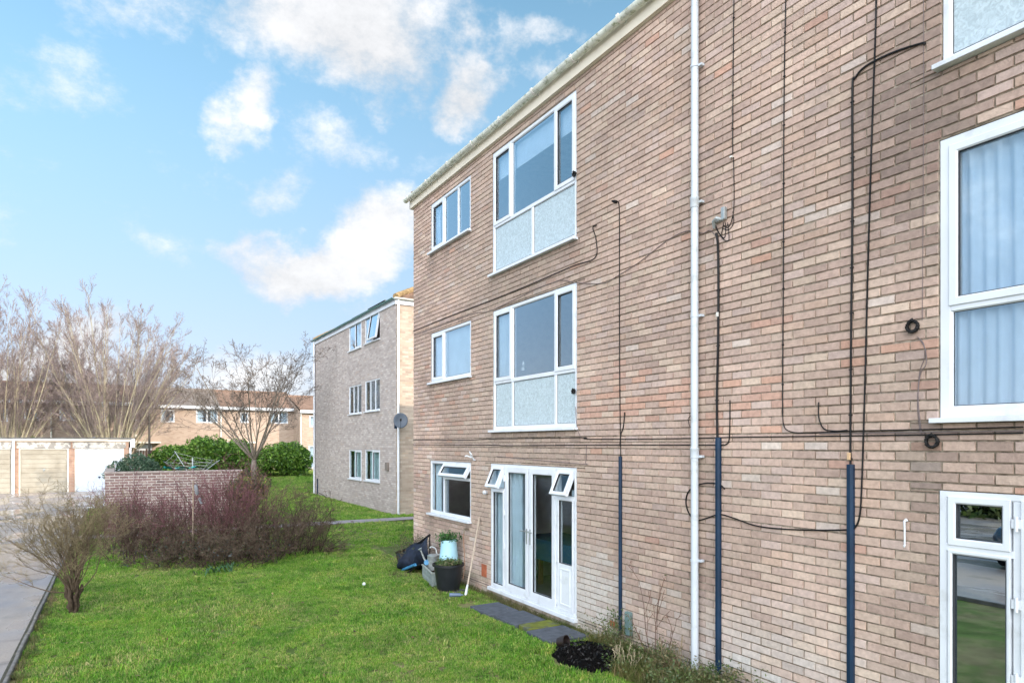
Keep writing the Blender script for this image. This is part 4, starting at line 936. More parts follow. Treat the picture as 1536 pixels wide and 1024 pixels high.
# ------------------------------------------------------------------ shrubs
def shrub(name, base, label, cat, group, seed, nst, spread, lean, L_, r, P, pal, rbase=.1, extra=None, axis=None):
    t = thing(name, base, label, cat, group); tw = Twigs(seed); rg = tw.r
    for i in range(nst):
        a = rg.uniform(0, 6.283); rr = rbase*math.sqrt(rg.random()); q = Vector((rr*math.cos(a)*(axis[0] if axis else 1), rr*math.sin(a)*(axis[1] if axis else 1), 0))
        th = abs(rg.gauss(0, lean)); d = Vector((math.cos(a)*math.sin(th), math.sin(a)*math.sin(th), math.cos(th)))
        tw.grow(q, d, L_*rg.uniform(.7, 1.1)*(1-.15*th), r*rg.uniform(.7, 1.2), 0, P)
    o = tw.mesh('stems', barkm, rcol(pal), t); return t, tw
def leaf_part(t, tips, size, pal, label='leaves', n=None, jit=.05, seed=1, name='leaves'):
    g = np.random.default_rng(seed); T = np.array([tuple(p) for p in tips]); n = n or len(T); c = T[g.integers(0, len(T), n)]+g.normal(0, jit, (n, 3))
    V, Fq, cc = leaves(c, size, pick_cols(n, pal, seed), seed=seed); return np_mesh(name, V, Fq, leafm, t, cc)
# olive-green coppiced shrub at the kerb
x, y = onG(110, 918)
Pk = dict(nseg=[8, 6, 4, 3], wander=[.17, .2, .25, .25], up=[.03, .06, .06, .03], kids=[6, 5, 3], ang=[.5, .6, .7], shrink=[.5, .5, .5], rmin=.0018, t0=.3, rsh=.55)
olive = [(.13, .095, .065), (.18, .135, .085), (.235, .185, .11), (.26, .215, .12)]
t, tw = shrub('coppiced_shrub', (x, y, -.03), 'bare olive coloured shrub with a short gnarled trunk beside the kerb', 'shrub', None, 21, 50, .1, .36, 1.3, .009, Pk, olive, .06)
for o in t.children: o.location.z = .32
mb = MB(); rg = random.Random(3)
for i in range(6):
    a = i*1.05; p0 = Vector((x+.028*math.cos(a), y+.028*math.sin(a), -.06)); pts = [p0+Vector((rg.uniform(-.02, .02)+.05*k*math.cos(a)*.2, rg.uniform(-.02, .02)+.05*k*math.sin(a)*.2, .075*k)) for k in range(7)]
    mb.tube(pts, [.024+rg.uniform(-.007, .01) for _ in pts[:-1]]+[.012], 7)
mb.build('trunk', mat('dark_bark', (.075, .055, .04), .95, .1, var=.4, vscale=30, bump=.8, bscale=40), t, smooth=60)
# dogwood thicket
Pd = dict(nseg=[7, 6, 4], wander=[.11, .17, .22], up=[.03, .06, .05], kids=[8, 5], ang=[.5, .6], shrink=[.5, .5], rmin=.0028, t0=.12, rsh=.6)
Pb = dict(nseg=[8, 6, 4, 3], wander=[.16, .22, .25, .25], up=[.0, .01, .0, 0], kids=[7, 5, 3], ang=[.7, .75, .8], shrink=[.5, .5, .5], rmin=.0028, t0=.12, rsh=.6)
dog = [(.07, .05, .038), (.12, .068, .055), (.20, .085, .10)]; brn = [(.05, .036, .026), (.075, .052, .038), (.12, .085, .062), (.15, .11, .08)]
grp = 'bare shrubs of the thicket in front of the low wall'
specs = [('dogwood_shrub', 235, 852, 1, dog, 'purple red stemmed shrub at the left of the thicket', 1.45, 24, .34), ('dogwood_shrub', 350, 850, 1, dog, 'tall purple red shrub in the middle of the thicket', 1.75, 34, .30),
         ('bramble_bush', 300, 858, 2, brn, 'dark tangled bramble low in front of the red stems', 1.0, 22, .9), ('twiggy_bush', 400, 852, 2, brn, 'dense brown twiggy bush right of the red stems', 1.15, 30, .62), ('twiggy_bush', 447, 846, 2, brn, 'brown arching bush at the right end of the thicket', 1.15, 26, .75),
         ('twiggy_bush', 205, 852, 2, brn, 'brown twiggy bush behind the olive coloured shrub', 1.2, 24, .6), ('bramble_bush', 350, 865, 2, brn, 'dark low bramble nearest the lawn edge', .8, 22, 1.0), ('bramble_bush', 250, 863, 2, brn, 'low brown bramble at the lawn edge near the olive shrub', .8, 22, 1.0)]
spots = []
for i, (nm, px, py, k, pal, lb_, L_, ns, lean) in enumerate(specs):
    x, y = onG(px, py-14); y += .25
    t, tw = shrub(nm, (x, y, -.03), lb_, 'shrub', grp, 50+i, int(ns*1.25), .1, lean, L_*(1.0 if k == 1 else 1.03), .010, Pd if k == 1 else Pb, pal, .55, axis=(1., .8))
    if nm == 'bramble_bush':
        low = [p for p in tw.tips if p.z < .55]; leaf_part(t, low, .028, [(.03, .05, .03), (.05, .065, .035), (.04, .05, .05), (.09, .08, .04)], n=420, seed=i)
    if lb_.startswith('dense brown'):
        leaf_part(t, [p for p in tw.tips if p.z < .7], .03, [(.04, .06, .03), (.06, .07, .03)], n=300, seed=i)
    spots.append((x, y))
# thicket second row, further back
for i, (px, py, lb_, k) in enumerate([(190, 838, 'reddish brown shrub behind the left of the thicket', 1), (300, 836, 'red stemmed shrub behind the brambles', 1), (420, 836, 'brown shrub behind the right of the thicket', 2)]):
    x, y = onG(px, py-10); y += .5
    shrub('dogwood_shrub' if k == 1 else 'twiggy_bush', (x, y, -.03), lb_, 'shrub', grp, 80+i, 30, .1, .4 if k == 1 else .65, 1.35 if k == 1 else 1.25, .009, Pd if k == 1 else Pb, dog if k == 1 else brn, .6)
# fallen strap leaves
mb = MB(); gx, gy = onG(335, 858)
for i in range(16):
    a = rg.uniform(0, 6.28); l_ = rg.uniform(.25, .5); p = Vector((gx+rg.uniform(-.25, .25), gy+rg.uniform(-.05, .2), 0)); d = Vector((math.cos(a), math.sin(a), 0)); s_ = Vector((-d.y, d.x, 0))*.012
    q = [p, p+d*l_*.5+Vector((0, 0, .14)), p+d*l_+Vector((0, 0, .04))]
    mb.add([q[0]-s_, q[0]+s_, q[1]+s_, q[1]-s_, q[2]+s_*.3, q[2]-s_*.3], [(0, 1, 2, 3), (3, 2, 4, 5)])
tag(mb.build('strap_plant', mat('strap_leaf', (.05, .12, .05), .5, var=.3), None, recalc=False), 'low strappy green plant at the foot of the thicket', 'plant')
# ivy clad stump shrub with yellow patches
def foliage_mass(name, loc, size, n, leaf, pal, label, cat, group=None, seed=1, lumps=9, stemcol=(.1, .08, .05), flat=.0):
    g = np.random.default_rng(seed); t = thing(name, loc, label, cat, group); sx, sy, sz = size
    cen = np.column_stack([g.uniform(-.62, .62, lumps)*sx, g.uniform(-.62, .62, lumps)*sy, g.uniform(.25, .78, lumps)*sz]); rad = g.uniform(.32, .5, lumps)*min(sx*1.2, sz)
    d = g.normal(size=(n, 3)); d /= np.linalg.norm(d, axis=1)[:, None]; ix = g.integers(0, lumps, n)
    rr = rad[ix]*(1-np.abs(g.normal(0, .10, n)))*(1+.12*np.sin(d[:, 0]*9+ix)*np.cos(d[:, 2]*7)); pos = cen[ix]+d*rr[:, None]*np.array([1.1, 1.1, .95]); pos[:, 2] = np.clip(pos[:, 2], .03, None)
    V, Fq, cc = leaves(pos, leaf, pick_cols(n, pal, seed, .25), d, .75, .5, seed); np_mesh('foliage', V, Fq, leafm, t, cc)
    mb = MB(); rg = random.Random(seed)
    for i in range(7):
        a = rg.uniform(0, 6.28); mb.tube([(sx*.1*math.cos(a), sy*.1*math.sin(a), -.05), (sx*.3*math.cos(a), sy*.3*math.sin(a), sz*.35), (sx*.45*math.cos(a), sy*.45*math.sin(a), sz*.7)], [.03, .02, .01], 6)
    mb.build('stems', MATS['dark_bark'], t, local=True, smooth=60)
    return t
gx, gy = onY(373, 740, 20.9)[0], 20.9
foliage_mass('ivy_clump', (gx, gy-.1, -.03), (.6, .5, 1.78), 7000, .035, [(.07, .10, .045), (.06, .085, .04), (.13, .12, .04), (.36, .27, .08), (.09, .08, .05)], 'ivy clad stump with yellowing leaves at the right end of the low wall', 'shrub', None, 31, 11)
# ------------------------------------------------------------------ walled enclosure
BE = [(0, (.22, .14, .125)), (.35, (.30, .20, .18)), (.6, (.20, .13, .12)), (.85, (.36, .28, .245)), (1, (.14, .09, .09))]
EY = 21.3; EX0 = onY(157, HZ, EY)[0]; EX1 = onY(363, HZ, EY)[0]; EZ = 1.56
enc = thing('garden_wall', (1.4, EY, 0), 'low weathered purplish brick wall round the drying area', 'wall')
bmx = brick_tex('brick_garden_x', 'x', BE, mortar=(.50, .45, .41), stain=.45, stainc=(.13, .10, .10), ms=.012); bmy = brick_tex('brick_garden_y', 'y', BE, mortar=(.42, .37, .33), stain=.6)
cap = mat('coping', (.34, .28, .25), .9, .2, var=.25, vscale=9)
mb = MB(); mb.box(EX0, EX1, EY, EY+.21, -.1, EZ); mb.build('front_wall', bmx, enc)
mb = MB(); mb.box(EX0, EX0+.21, EY+.212, 29, -.1, EZ); mb.build('return_wall', bmy, enc)
mb = MB(); mb.box(EX0-.015, EX1+.015, EY-.015, EY+.225, EZ+.001, EZ+.055); mb.box(EX0-.013, EX0+.225, EY+.228, 29, EZ+.001, EZ+.055); mb.build('coping', cap, enc, bevel=.01)
mb = MB()
for px in (1403/6.98, ): x_, _ = onY(px, HZ, EY); mb.box(x_-.02, x_-.008, EY-.012, EY-.002, .3, EZ)
mb.build('expansion_joint', mat('pale_joint', (.40, .34, .32), .9), enc)
# dark evergreen bush inside
bx, by = onY(208, HZ, 25.); gz = onY(208, 686, 25.)[1]
foliage_mass('evergreen_bush', (onY(208, HZ, 25.)[0], 25., 0), (.86, .7, onY(208, 680, 25.)[1]*1.08), 17000, .035, [(.07, .13, .075), (.09, .16, .09), (.13, .19, .12), (.045, .09, .05)], 'rounded dark green bush rising above the low wall', 'bush', None, 33, 12)
# rotary airer
ax_, ay_ = onY(289, HZ, 23.2)[0], 23.2
air = thing('rotary_airer', (ax_, ay_, 0), 'folded out rotary clothes airer with teal cloth behind the low wall', 'clothes airer')
mb = MB(); mb.tube([(ax_, ay_, 0), (ax_, ay_, 1.95)], .022, 10); mb.build('pole', galv, air, smooth=40)
top = Vector((ax_, ay_, 1.25)); ends = []
for k in range(4):
    a = .5+k*math.pi/2; e_ = Vector((ax_+.95*math.cos(a), ay_+.95*math.sin(a), 1.85 if k != 1 else 2.15)); ends.append(e_); mb = MB(); mb.tube([top, e_], .011, 6); mb.build('arm', galv, air, smooth=40)
mb = MB()
for f in (.5, .65, .8, .95):
    ps = [top.lerp(e_, f) for e_ in ends]
    for k in range(4): mb.tube([ps[k], ps[k].lerp(ps[(k+1) % 4], .5)-Vector((0, 0, .03)), ps[(k+1) % 4]], .003, 4)
mb.build('line', mat('line_white', (.6, .6, .6), .6), air)
teal = mat('teal_cloth', (.03, .36, .34), .7, .3, var=.15); mb = MB(); n = 16
cx_, cz_ = onY(262, 703, 23.0); 
for i in range(n+1):
    t_ = i/n; xx = onY(246, HZ, 23.0)[0]+t_*(onY(297, HZ, 23.0)[0]-onY(246, HZ, 23.0)[0])
    for j in range(4): mb.v.append((xx, 23.0+.35*j/3+.05*math.sin(t_*9+j), 1.66+.035*math.sin(t_*14+j*1.3)-.08*j*math.sin(t_*3.1)/3))
for i in range(n):
    for j in range(3): q = i*4+j; mb.f.append((q, q+1, q+5, q+4)); mb.m.append(0)
mb.build('cover', teal, air, smooth=80, recalc=False)
# thin post with pale bottle feeder in the thicket
px_, py_ = onG(289, 838); t = thing('garden_post', (px_, py_, 0), 'thin brown post with pale feeder bottles standing in the thicket', 'post')
mb = MB(); mb.tube([(px_, py_, -.1), (px_+.01, py_, onG(0, 900)[1]*0+1.62)], .014, 7); mb.build('pole', wood, t, smooth=40)
mb = MB(); mb.tube([(px_+.05, py_-.03, 1.55), (px_+.06, py_-.03, 1.52), (px_+.08, py_-.03, 1.36), (px_+.09, py_-.03, 1.33)], [.015, .04, .04, .02], 10); mb.tube([(px_+.12, py_-.03, 1.26), (px_+.17, py_-.03, 1.14)], .028, 10); mb.build('feeder', mat('feeder_grey', (.22, .24, .26), .5), t, smooth=40)

# ------------------------------------------------------------------ second block
F2X = 8.1; FB = Fr((F2X, 0, 0), (0, 1, 0), (-1, 0, 0)); BY0 = onX(594, HZ, F2X)[0]; BY1 = onX(472.5, HZ, F2X)[0]; B2 = 7.12
b2 = thing('apartment_building', (F2X, BY0, 0), 'further three storey block of flats in pale grey brown brick with a satellite dish', 'building')
BB = [(0, (.36, .315, .30)), (.35, (.49, .435, .415)), (.6, (.40, .345, .325)), (.85, (.56, .51, .485)), (1, (.44, .36, .32))]
bby = brick_tex('brick_far_y', 'y', BB, mortar=(.36, .32, .285), stain=.18, stainc=(.20, .16, .14)); bbx = brick_tex('brick_far_x', 'x', [(p, (c[0]*1.0, c[1]*.92, c[2]*.80)) for p, c in BB], mortar=(.42, .37, .30), stain=.35, stainc=(.2, .15, .10))  # end-wall copy tinted warmer: sunlight put into the brick colour
hs = []; wsp = []
for (pa, pb) in ((523.5, 542.3), (547.5, 570.)):
    for (ya, yb) in (((484, 529), (470, 518)), ((580, 623), (572, 619)), ((674, 718), (674, 721))):
        yt, yb_ = ya if pa < 530 else yb
        u1_, z1_ = onX(pa, yt, F2X); _, z0_ = onX(pa, yb_, F2X); u0_, _ = onX(pb, HZ, F2X); hs.append([u0_, u1_, z0_, z1_])
mb = MB(); sheet_with_holes(mb, FB, BY0, BY1, -.3, B2, hs, 0, .12); mb.build('wall', bby, b2)
mb = MB(); mb.add([(F2X, BY0, -.3), (F2X+9, BY0, -.3), (F2X+9, BY0, B2), (F2X, BY0, B2)], [(0, 1, 2, 3)]); mb.build('end_wall', bbx, b2); mb = MB(); mb.add([(F2X, BY1, -.3), (F2X+9, BY1, -.3), (F2X+9, BY1, B2), (F2X, BY1, B2)], [(0, 1, 2, 3)]); mb.build('end_wall', bbx, b2)
mb = MB(); mb.add([(F2X+9, BY0, -.3), (F2X+9, BY1, -.3), (F2X+9, BY1, B2), (F2X+9, BY0, B2)], [(0, 1, 2, 3)]); mb.build('back_wall', bby, b2)
for h in hs:
    mb = MB(); room(mb, h[0]-.1, h[1]+.1, h[2]-.3, h[3]+.2, 1.2)
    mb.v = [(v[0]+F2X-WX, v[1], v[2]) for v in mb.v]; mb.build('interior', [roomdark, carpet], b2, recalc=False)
for i, h in enumerate(hs):
    top_ = i == 3
    lbs = ['upper left window', 'middle left window with bars of white frame', 'lower left window with pale blue curtain', 'upper right window tilted open', 'middle right window', 'lower right window with pale blue curtain']
    n3 = [(0, .5, 0, 1, 'f'), (.5, 1, 0, 1, 's')] if i % 3 != 1 else [(0, .36, 0, 1, 'f'), (.36, .68, 0, 1, 'f'), (.68, 1, 0, 1, 'f')]
    if top_: n3 = [(0, .42, 0, 1, 'f'), (.42, 1, 0, 1, 'v')]
    wd = window(FB, 'window', h, n3, b2, fw=.05, gl=glass if i % 3 != 2 else glass_dk, label=lbs[i])
cu = mat('pale_blue_curtain', (.50, .66, .68), .9, .1, var=.06, trans=.2)
for i, lb_ in ((2, 'pale blue curtain in the lower left window of the far block'), (5, 'pale blue curtain in the lower right window of the far block')):
    h = hs[i]; curtain(h[0]+.03, h[1]-.03, h[2]+.03, h[3]-.03, -.2, cu, lb_, 6, .02, i, fr=FB)
for i, lb_ in ((0, 'white net curtain in the upper left window of the far block'), (1, 'pale vertical blind in the middle left window of the far block'), (4, 'pale vertical blind in the middle right window of the far block')):
    h = hs[i]; curtain(h[0]+.03, h[1]-.03, h[2]+.03, h[3]-.03, -.2, net, lb_, 9, .03, i, fr=FB)
mb = MB(); FB.box(mb, BY0-.05, BY1+.05, B2, B2+.2, .02, .05)
mb.box(F2X-.05, F2X+9, BY0-.052, BY0-.02, B2-.002, B2+.2); mb.build('fascia', white, b2)
mb = MB(); FB.box(mb, BY0-.02, BY1+.05, B2+.001, B2+.02, -.1, .019); mb.box(F2X-.018, F2X+9, BY0-.019, BY0+.1, B2+.002, B2+.02); mb.build('soffit', white, b2)
gutter('gutter', FB, BY0-.1, BY1+.1, B2+.2, b2, mat('teal_gutter', (.10, .22, .22), .5, var=.2), r=.055)
FBN = Fr((0, BY0, 0), (1, 0, 0), (0, -1, 0)); gutter('gutter', FBN, F2X-.1, F2X+9, B2+.2, b2, grubby, r=.055)
hip_roof(F2X, F2X+9, BY0, BY1, B2+.23, 2.35, ov=.02, par=b2)
mb = MB(); u = onY(597.3, HZ, BY0-.06)[0]; mb.tube([(u, BY0-.07, -.02), (u, BY0-.07, B2+.18)], .04, 12); mb.build('drainpipe', white, b2, smooth=40)
mb = MB(); mb.tube([(F2X-.07, BY1-.12, 0), (F2X-.07, BY1-.12, B2+.18)], .045, 12); mb.build('drainpipe', white, b2, smooth=40)
mb = MB(); u, z = onX(582, 699, F2X); FB.box(mb, u-.12, u+.12, z-.14, z+.14, 0.002, .08); mb.build('meter_box', mat('meter_brown', (.20, .17, .15), .6), b2, bevel=.01)
mb = MB(); mb.tube([(F2X-.03, onX(477, HZ, F2X)[0], .0), (F2X-.03, onX(477, HZ, F2X)[0], .75)], .03, 8); u = onX(520, HZ, F2X)[0]; mb.build('vent_pipe', duct, b2)
mb = MB(); p = [FB.p(*onX(a, b, F2X), .01) for a, b in ((478, 738), (495, 748), (508, 754), (513, 748))]; mb.tube(p, .012, 5); mb.build('cable', black, b2)
# satellite dish
sx_, sz_ = onY(601, 631, BY0-.35); sd_ = thing('satellite_dish', (sx_, BY0-.35, sz_), 'grey satellite dish on the corner of the further block', 'satellite dish')
dish = mat('dish_grey', (.07, .09, .12), .5, .4, var=.1); n = 24; mb = MB()
nd = Vector((-.35, -.93, .25)).normalized(); ua = nd.cross(Vector((0, 0, 1))).normalized(); va = ua.cross(nd).normalized(); cc_ = Vector((sx_, BY0-.35, sz_))
for j in range(6):
    r_ = .235*j/5
    for k in range(n):
        a = 6.28318*k/n; mb.v.append(tuple(cc_+ua*r_*math.cos(a)+va*r_*1.12*math.sin(a)+nd*(r_*r_*1.1)))
for j in range(5):
    for k in range(n): mb.f.append((j*n+k, j*n+(k+1) % n, (j+1)*n+(k+1) % n, (j+1)*n+k)); mb.m.append(0)
o = mb.build('reflector', dish, sd_, smooth=60, recalc=False); md = o.modifiers.new('s', 'SOLIDIFY'); md.thickness = .012
mb = MB(); mb.tube([cc_-va*.25, cc_-va*.3+nd*.25, cc_-va*.1+nd*.42], .012, 6); mb.build('arm', dish, sd_, smooth=40)
mb = MB(); mb.tube([cc_-va*.1+nd*.36, cc_-va*.07+nd*.46], .03, 8); mb.build('receiver', black, sd_, smooth=40)
mb = MB(); mb.tube([cc_-nd*.02, cc_-nd*.1-va*.05, (sx_-.02, BY0-.01, sz_-.15)], .02, 8); mb.box(sx_-.1, sx_+.06, BY0-.02, BY0-.001, sz_-.25, sz_-.05); mb.build('mount', duct, sd_)

# ------------------------------------------------------------------ garages
GY = 39.9; FG = Fr((0, GY, 0), (1, 0, 0), (0, -1, 0)); gx = lambda px: onY(px, HZ, GY)[0]; gzz = lambda px, py: onY(px, py, GY)[1]
gb = thing('garage_block', (-4, GY, 0), 'row of lock up garages with pale up and over doors under a flat roof', 'garages')
GT = gzz(100, 672); G0, G1 = -13.0, gx(193); GR = gzz(100, 656)
doors = [(gx(-51), gx(19)), (gx(28), gx(103)), (gx(112), gx(186)), (gx(-136), gx(-60))]
beige = mat('beige_steel_door', (.33, .305, .25), .5, .3, var=.1, vscale=2, col2=(.27, .245, .195), c2scale=1.2); wdoor = mat('white_steel_door', (.60, .66, .74), .4, .4, var=.04)
gbr = brick_tex('brick_garage', 'x', [(0, (.36, .21, .15)), (.5, (.40, .26, .19)), (1, (.30, .17, .12))], stain=.3)
mb = MB(); hg = [[a, b, -.05, GT] for a, b in doors]; sheet_with_holes(mb, FG, G0, G1, -.1, GR-.12, hg, 0, .15)
mb.box(G1, G1+.001, GY, GY+5.2, -.1, GR-.12); mb.box(G0, G1, GY+5.199, GY+5.2, -.1, GR-.12); mb.build('wall', gbr, gb)
conc = mat('peeling_concrete', (.50, .48, .44), .9, .2, var=.1, col2=(.24, .23, .215), c2scale=3.5, c2lo=.48, c2hi=.55)
for a, b in doors: mb = MB(); FG.box(mb, a-.08, b+.08, GT+.001, GT+.30, .004, .03); mb.build('lintel', conc, gb)
for i, (a, b) in enumerate(doors):
    m_ = wdoor if i == 2 else beige; mb = MB(); FG.box(mb, a+.003, b-.003, -.01, GT-.003, -.12, -.07); nn = 9 if i != 2 else 22
    for k in range(nn):
        z0_, z1_ = (GT-.12)*k/nn+.06, (GT-.12)*(k+1)/nn+.045
        if i == 2: z1_ = (GT-.12)*(k+1)/nn+.052
        FG.box(mb, a+.10, b-.10, z0_, z1_-.012, -.069, -.052)
    d_ = mb.build('garage_door', m_, gb, bevel=.006); d_['label'] = ['ribbed beige garage door at the left edge', 'ribbed beige garage door', 'finely ribbed white garage door beside the bush', 'ribbed beige garage door'][i]
    mb = MB(); FG.ring(mb, a, b, -.3, GT, .055, -.03, -.12); mb.build('frame', grubby, d_)
    um, zm = ((a+b)/2, GT*.52) if i != 2 else (gx(149), gzz(149, 715)); mb = MB(); FG.box(mb, um-.05, um+.05, zm-.03, zm+.03, -.05, -.03); mb.tube([FG.p(um, zm, -.03), FG.p(um, zm, .0), FG.p(um, zm-.1, .0)], .012, 6); mb.build('handle', duct if i == 2 else galv, d_)
mb = MB(); FG.box(mb, G0, G1+.06, GR-.20, GR-.045, .01, .06); FG.box(mb, G0, gx(162), GR-.155, GR-.075, .061, .15); mb.build('fascia', cream, gb)
mb = MB(); mb.box(G0, G1+.18, GY-.18, GY+5.3, GR-.043, GR); mb.build('roof', mat('roof_felt', (.10, .11, .12), .8, var=.3), gb, bevel=.008)
mb = MB(); mb.box(G1+.07, G1+.28, GY-.05, GY+5, GR-.5, GR-.044); mb.box(G1+.03, G1+.12, GY-.04, GY+.05, -.05, GR-.5); mb.build('end_fascia', white, gb)
mb = MB(); mb.tube([FG.p(gx(20.5), -.02, .1), FG.p(gx(20.5), GR-.12, .1)], .055, 12); mb.build('drainpipe', white, gb, smooth=40)
# ------------------------------------------------------------------ terrace of houses
TY = 51.; tb_ = [(0, (.43, .325, .26)), (.5, (.48, .38, .31)), (1, (.37, .275, .22))]
tbr = brick_tex('brick_terrace', 'x', tb_, mortar=(.45, .37, .30), stain=.15, stainc=(.35, .25, .18)); tbry = brick_tex('brick_terrace_side', 'y', tb_, stain=.2)
roofm = [mat('terrace_tile_brown', (.22, .15, .115), .9, .15, var=.2, vscale=3, bump=.4, bscale=9), mat('terrace_tile_grey', (.20, .175, .16), .9, .15, var=.2, vscale=3, bump=.4, bscale=9)]
def house(x0, x1, y, ez, rz, wins, label, rm, porch=True, doorx=None, gz=.3):
    h = thing('terraced_house', ((x0+x1)/2, y, gz), label, 'house', 'terrace of brick houses behind the garages'); fr = Fr((0, y, 0), (1, 0, 0), (0, -1, 0))
    hl = [list(q) for q in wins]; dr = []
    if doorx is not None: dr = [[doorx, doorx+.9, gz, gz+2.05]]
    mb = MB(); sheet_with_holes(mb, fr, x0, x1, -.2, ez, hl+dr, 0, .12); mb.add([(x0, y+7.5, -.2), (x1, y+7.5, -.2), (x1, y+7.5, ez), (x0, y+7.5, ez)], [(0, 1, 2, 3)]); mb.cm = 1
    for x in (x0, x1): mb.add([(x, y, -.2), (x, y+7.5, -.2), (x, y+7.5, ez), (x, y+3.75, rz), (x, y, ez)], [(0, 1, 2, 3, 4)])
    mb.build('wall', [tbr, tbry], h)
    mb = MB(); rows = 14; ax0, ax1 = x0-.01, x1+.01
    for s_ in (0, 1):
        for i in range(rows):
            ta, tb2 = i/rows, (i+1)/rows
            ya, yb = (y-.3+4.05*ta, y-.3+4.05*tb2) if s_ == 0 else (y+7.8-4.05*ta, y+7.8-4.05*tb2); za, zb = ez+.05+(rz-ez)*ta, ez+.05+(rz-ez)*tb2
            mb.add([(ax0, ya, za+.03), (ax1, ya, za+.03), (ax1, yb, zb), (ax0, yb, zb), (ax0, ya, za), (ax1, ya, za)], [(0, 1, 2, 3), (4, 5, 1, 0)])
    mb.tube([(ax0, y+3.75, rz+.06), (ax1, y+3.75, rz+.06)], .12, 8); mb.build('roof', rm, h, recalc=False)
    mb = MB(); fr.box(mb, x0+.003, x1-.003, ez-.16, ez+.04, .30, .27); fr.box(mb, x0+.003, x1-.003, ez-.14, ez-.12, .001, .268); mb.build('fascia', white, h)
    mb = MB(); mb.tube([fr.p(x0+.1, 0.2, .07), fr.p(x0+.1, ez-.16, .07)], .045, 8); mb.build('drainpipe', grubby, h, smooth=40)
    for q in hl:
        wo_ = MB(); fr.ring(wo_, q[0], q[1], q[2], q[3], .09, -.01, -.08); n_ = 2 if q[1]-q[0] > 1.0 else 1
        for i in range(1, n_): xm = q[0]+(q[1]-q[0])*i/n_; fr.box(wo_, xm-.045, xm+.045, q[2]+.088, q[3]-.088, -.07, -.012)
        wi = wo_.build('window', white, h); pm = MB(); fr.box(pm, q[0]+.08, q[1]-.08, q[2]+.08, q[3]-.08, -.05, -.045); pm.build('pane', glass_dk, wi)
        bk = MB(); fr.box(bk, q[0]-.1, q[1]+.1, q[2]-.1, q[3]+.1, -.9, -.95); fr.box(bk, q[0]+.05, q[0]+.05+.3*(q[1]-q[0]), q[2]+.05, q[3]-.05, -.2, -.21); fr.box(bk, q[1]-.05-.3*(q[1]-q[0]), q[1]-.05, q[2]+.05, q[3]-.05, -.2, -.21); bk.build('interior', net, wi)
    for q in dr:
        m_ = MB(); fr.box(m_, q[0]+.003, q[1]-.003, q[2], q[3]-.003, -.1, -.05); d_ = m_.build('door', white, h); m_ = MB(); fr.box(m_, q[0]-.5, q[1]+.5, q[3]+.08, q[3]+.18, .002, .8); m_.build('porch_canopy', grubby, h)
        m_ = MB(); fr.box(m_, q[0]+.1, q[0]+.2, q[2]+1, q[2]+1.05, -.05, -.02); m_.build('handle', galv, d_)
    return h
X = lambda px, Y=TY: onY(px, HZ, Y)[0]; Zt = lambda px, py, Y=TY: onY(px, py, Y)[1]
ez = Zt(280, 609); rz = ez+1.35
def wp(pa, pb, ya, yb): return [X(pa), X(pb), Zt((pa+pb)/2, yb), Zt((pa+pb)/2, ya)]
hb_ = [X(-80), X(74), X(201), X(329), X(446)]
house(hb_[0], hb_[1], TY, ez+.1, rz+.05, [wp(36, 59, 612, 630), wp(-10, 12, 612, 632)], 'terraced house behind the left bare tree at the picture edge', roofm[0])
house(hb_[1], hb_[2], TY, ez+.1, rz+.05, [wp(89, 113, 612, 631), wp(152, 160, 605, 632), wp(135, 150, 655, 672)], 'terraced house behind the garages between the two big bare trees', roofm[0])
house(hb_[2], hb_[3], TY, ez, rz, [wp(241, 262, 614, 633), wp(294, 327, 614, 634), [X(294), X(327), .9, 2.2]], 'terraced house left of the small bare tree with grey roof', roofm[1], doorx=X(205))
house(hb_[3], hb_[4], TY, ez-.02, rz-.02, [wp(360, 373, 618, 634), wp(404, 432, 617, 635), [X(405), X(430), .95, 2.2]], 'terraced house seen through the small bare tree', roofm[0], doorx=X(350))
TY5 = 49.2
house(X(449, TY5), X(449, TY5)+6, TY5, Zt(460, 616, TY5), Zt(460, 616, TY5)+1.2, [[X(464, TY5), X(464, TY5)+1.2, Zt(466, 640, TY5), Zt(466, 623, TY5)], [X(463, TY5), X(463, TY5)+1.3, Zt(466, 702, TY5), Zt(466, 668, TY5)]], 'right hand terraced house partly hidden by the further block', roofm[0])
# fence & post between garages and hedge
fn = thing('wooden_fence', (X(212), 45.5, 0), 'short brown slatted fence right of the garages', 'fence'); fxa, fxb = onY(205, HZ, 45.5)[0], onY(235, HZ, 45.5)[0]
mb = MB(); x_ = fxa
while x_ < fxb: mb.box(x_, x_+.13, 45.5, 45.52, .1, 2.0+rng.uniform(-.02, .02)); x_ += .145
fnc = mat('fence_brown', (.22, .13, .09), .85, var=.3, vscale=5); mb.build('panel', fnc, fn)
for x_ in (fxa-.05, (fxa+fxb)/2, fxb+.05): mb = MB(); mb.box(x_-.05, x_+.05, 45.53, 45.63, 0, 2.1); mb.build('post', fnc, fn)
mb = MB(); mb.tube([(onY(224, HZ, 44)[0], 44, 0), (onY(224, HZ, 44)[0], 44, 5.1)], [.07, .05], 8); tag(mb.build('lamp_post', mat('dark_post', (.07, .06, .05), .7), None, smooth=40), 'thin dark pole in front of the terraced houses', 'pole')
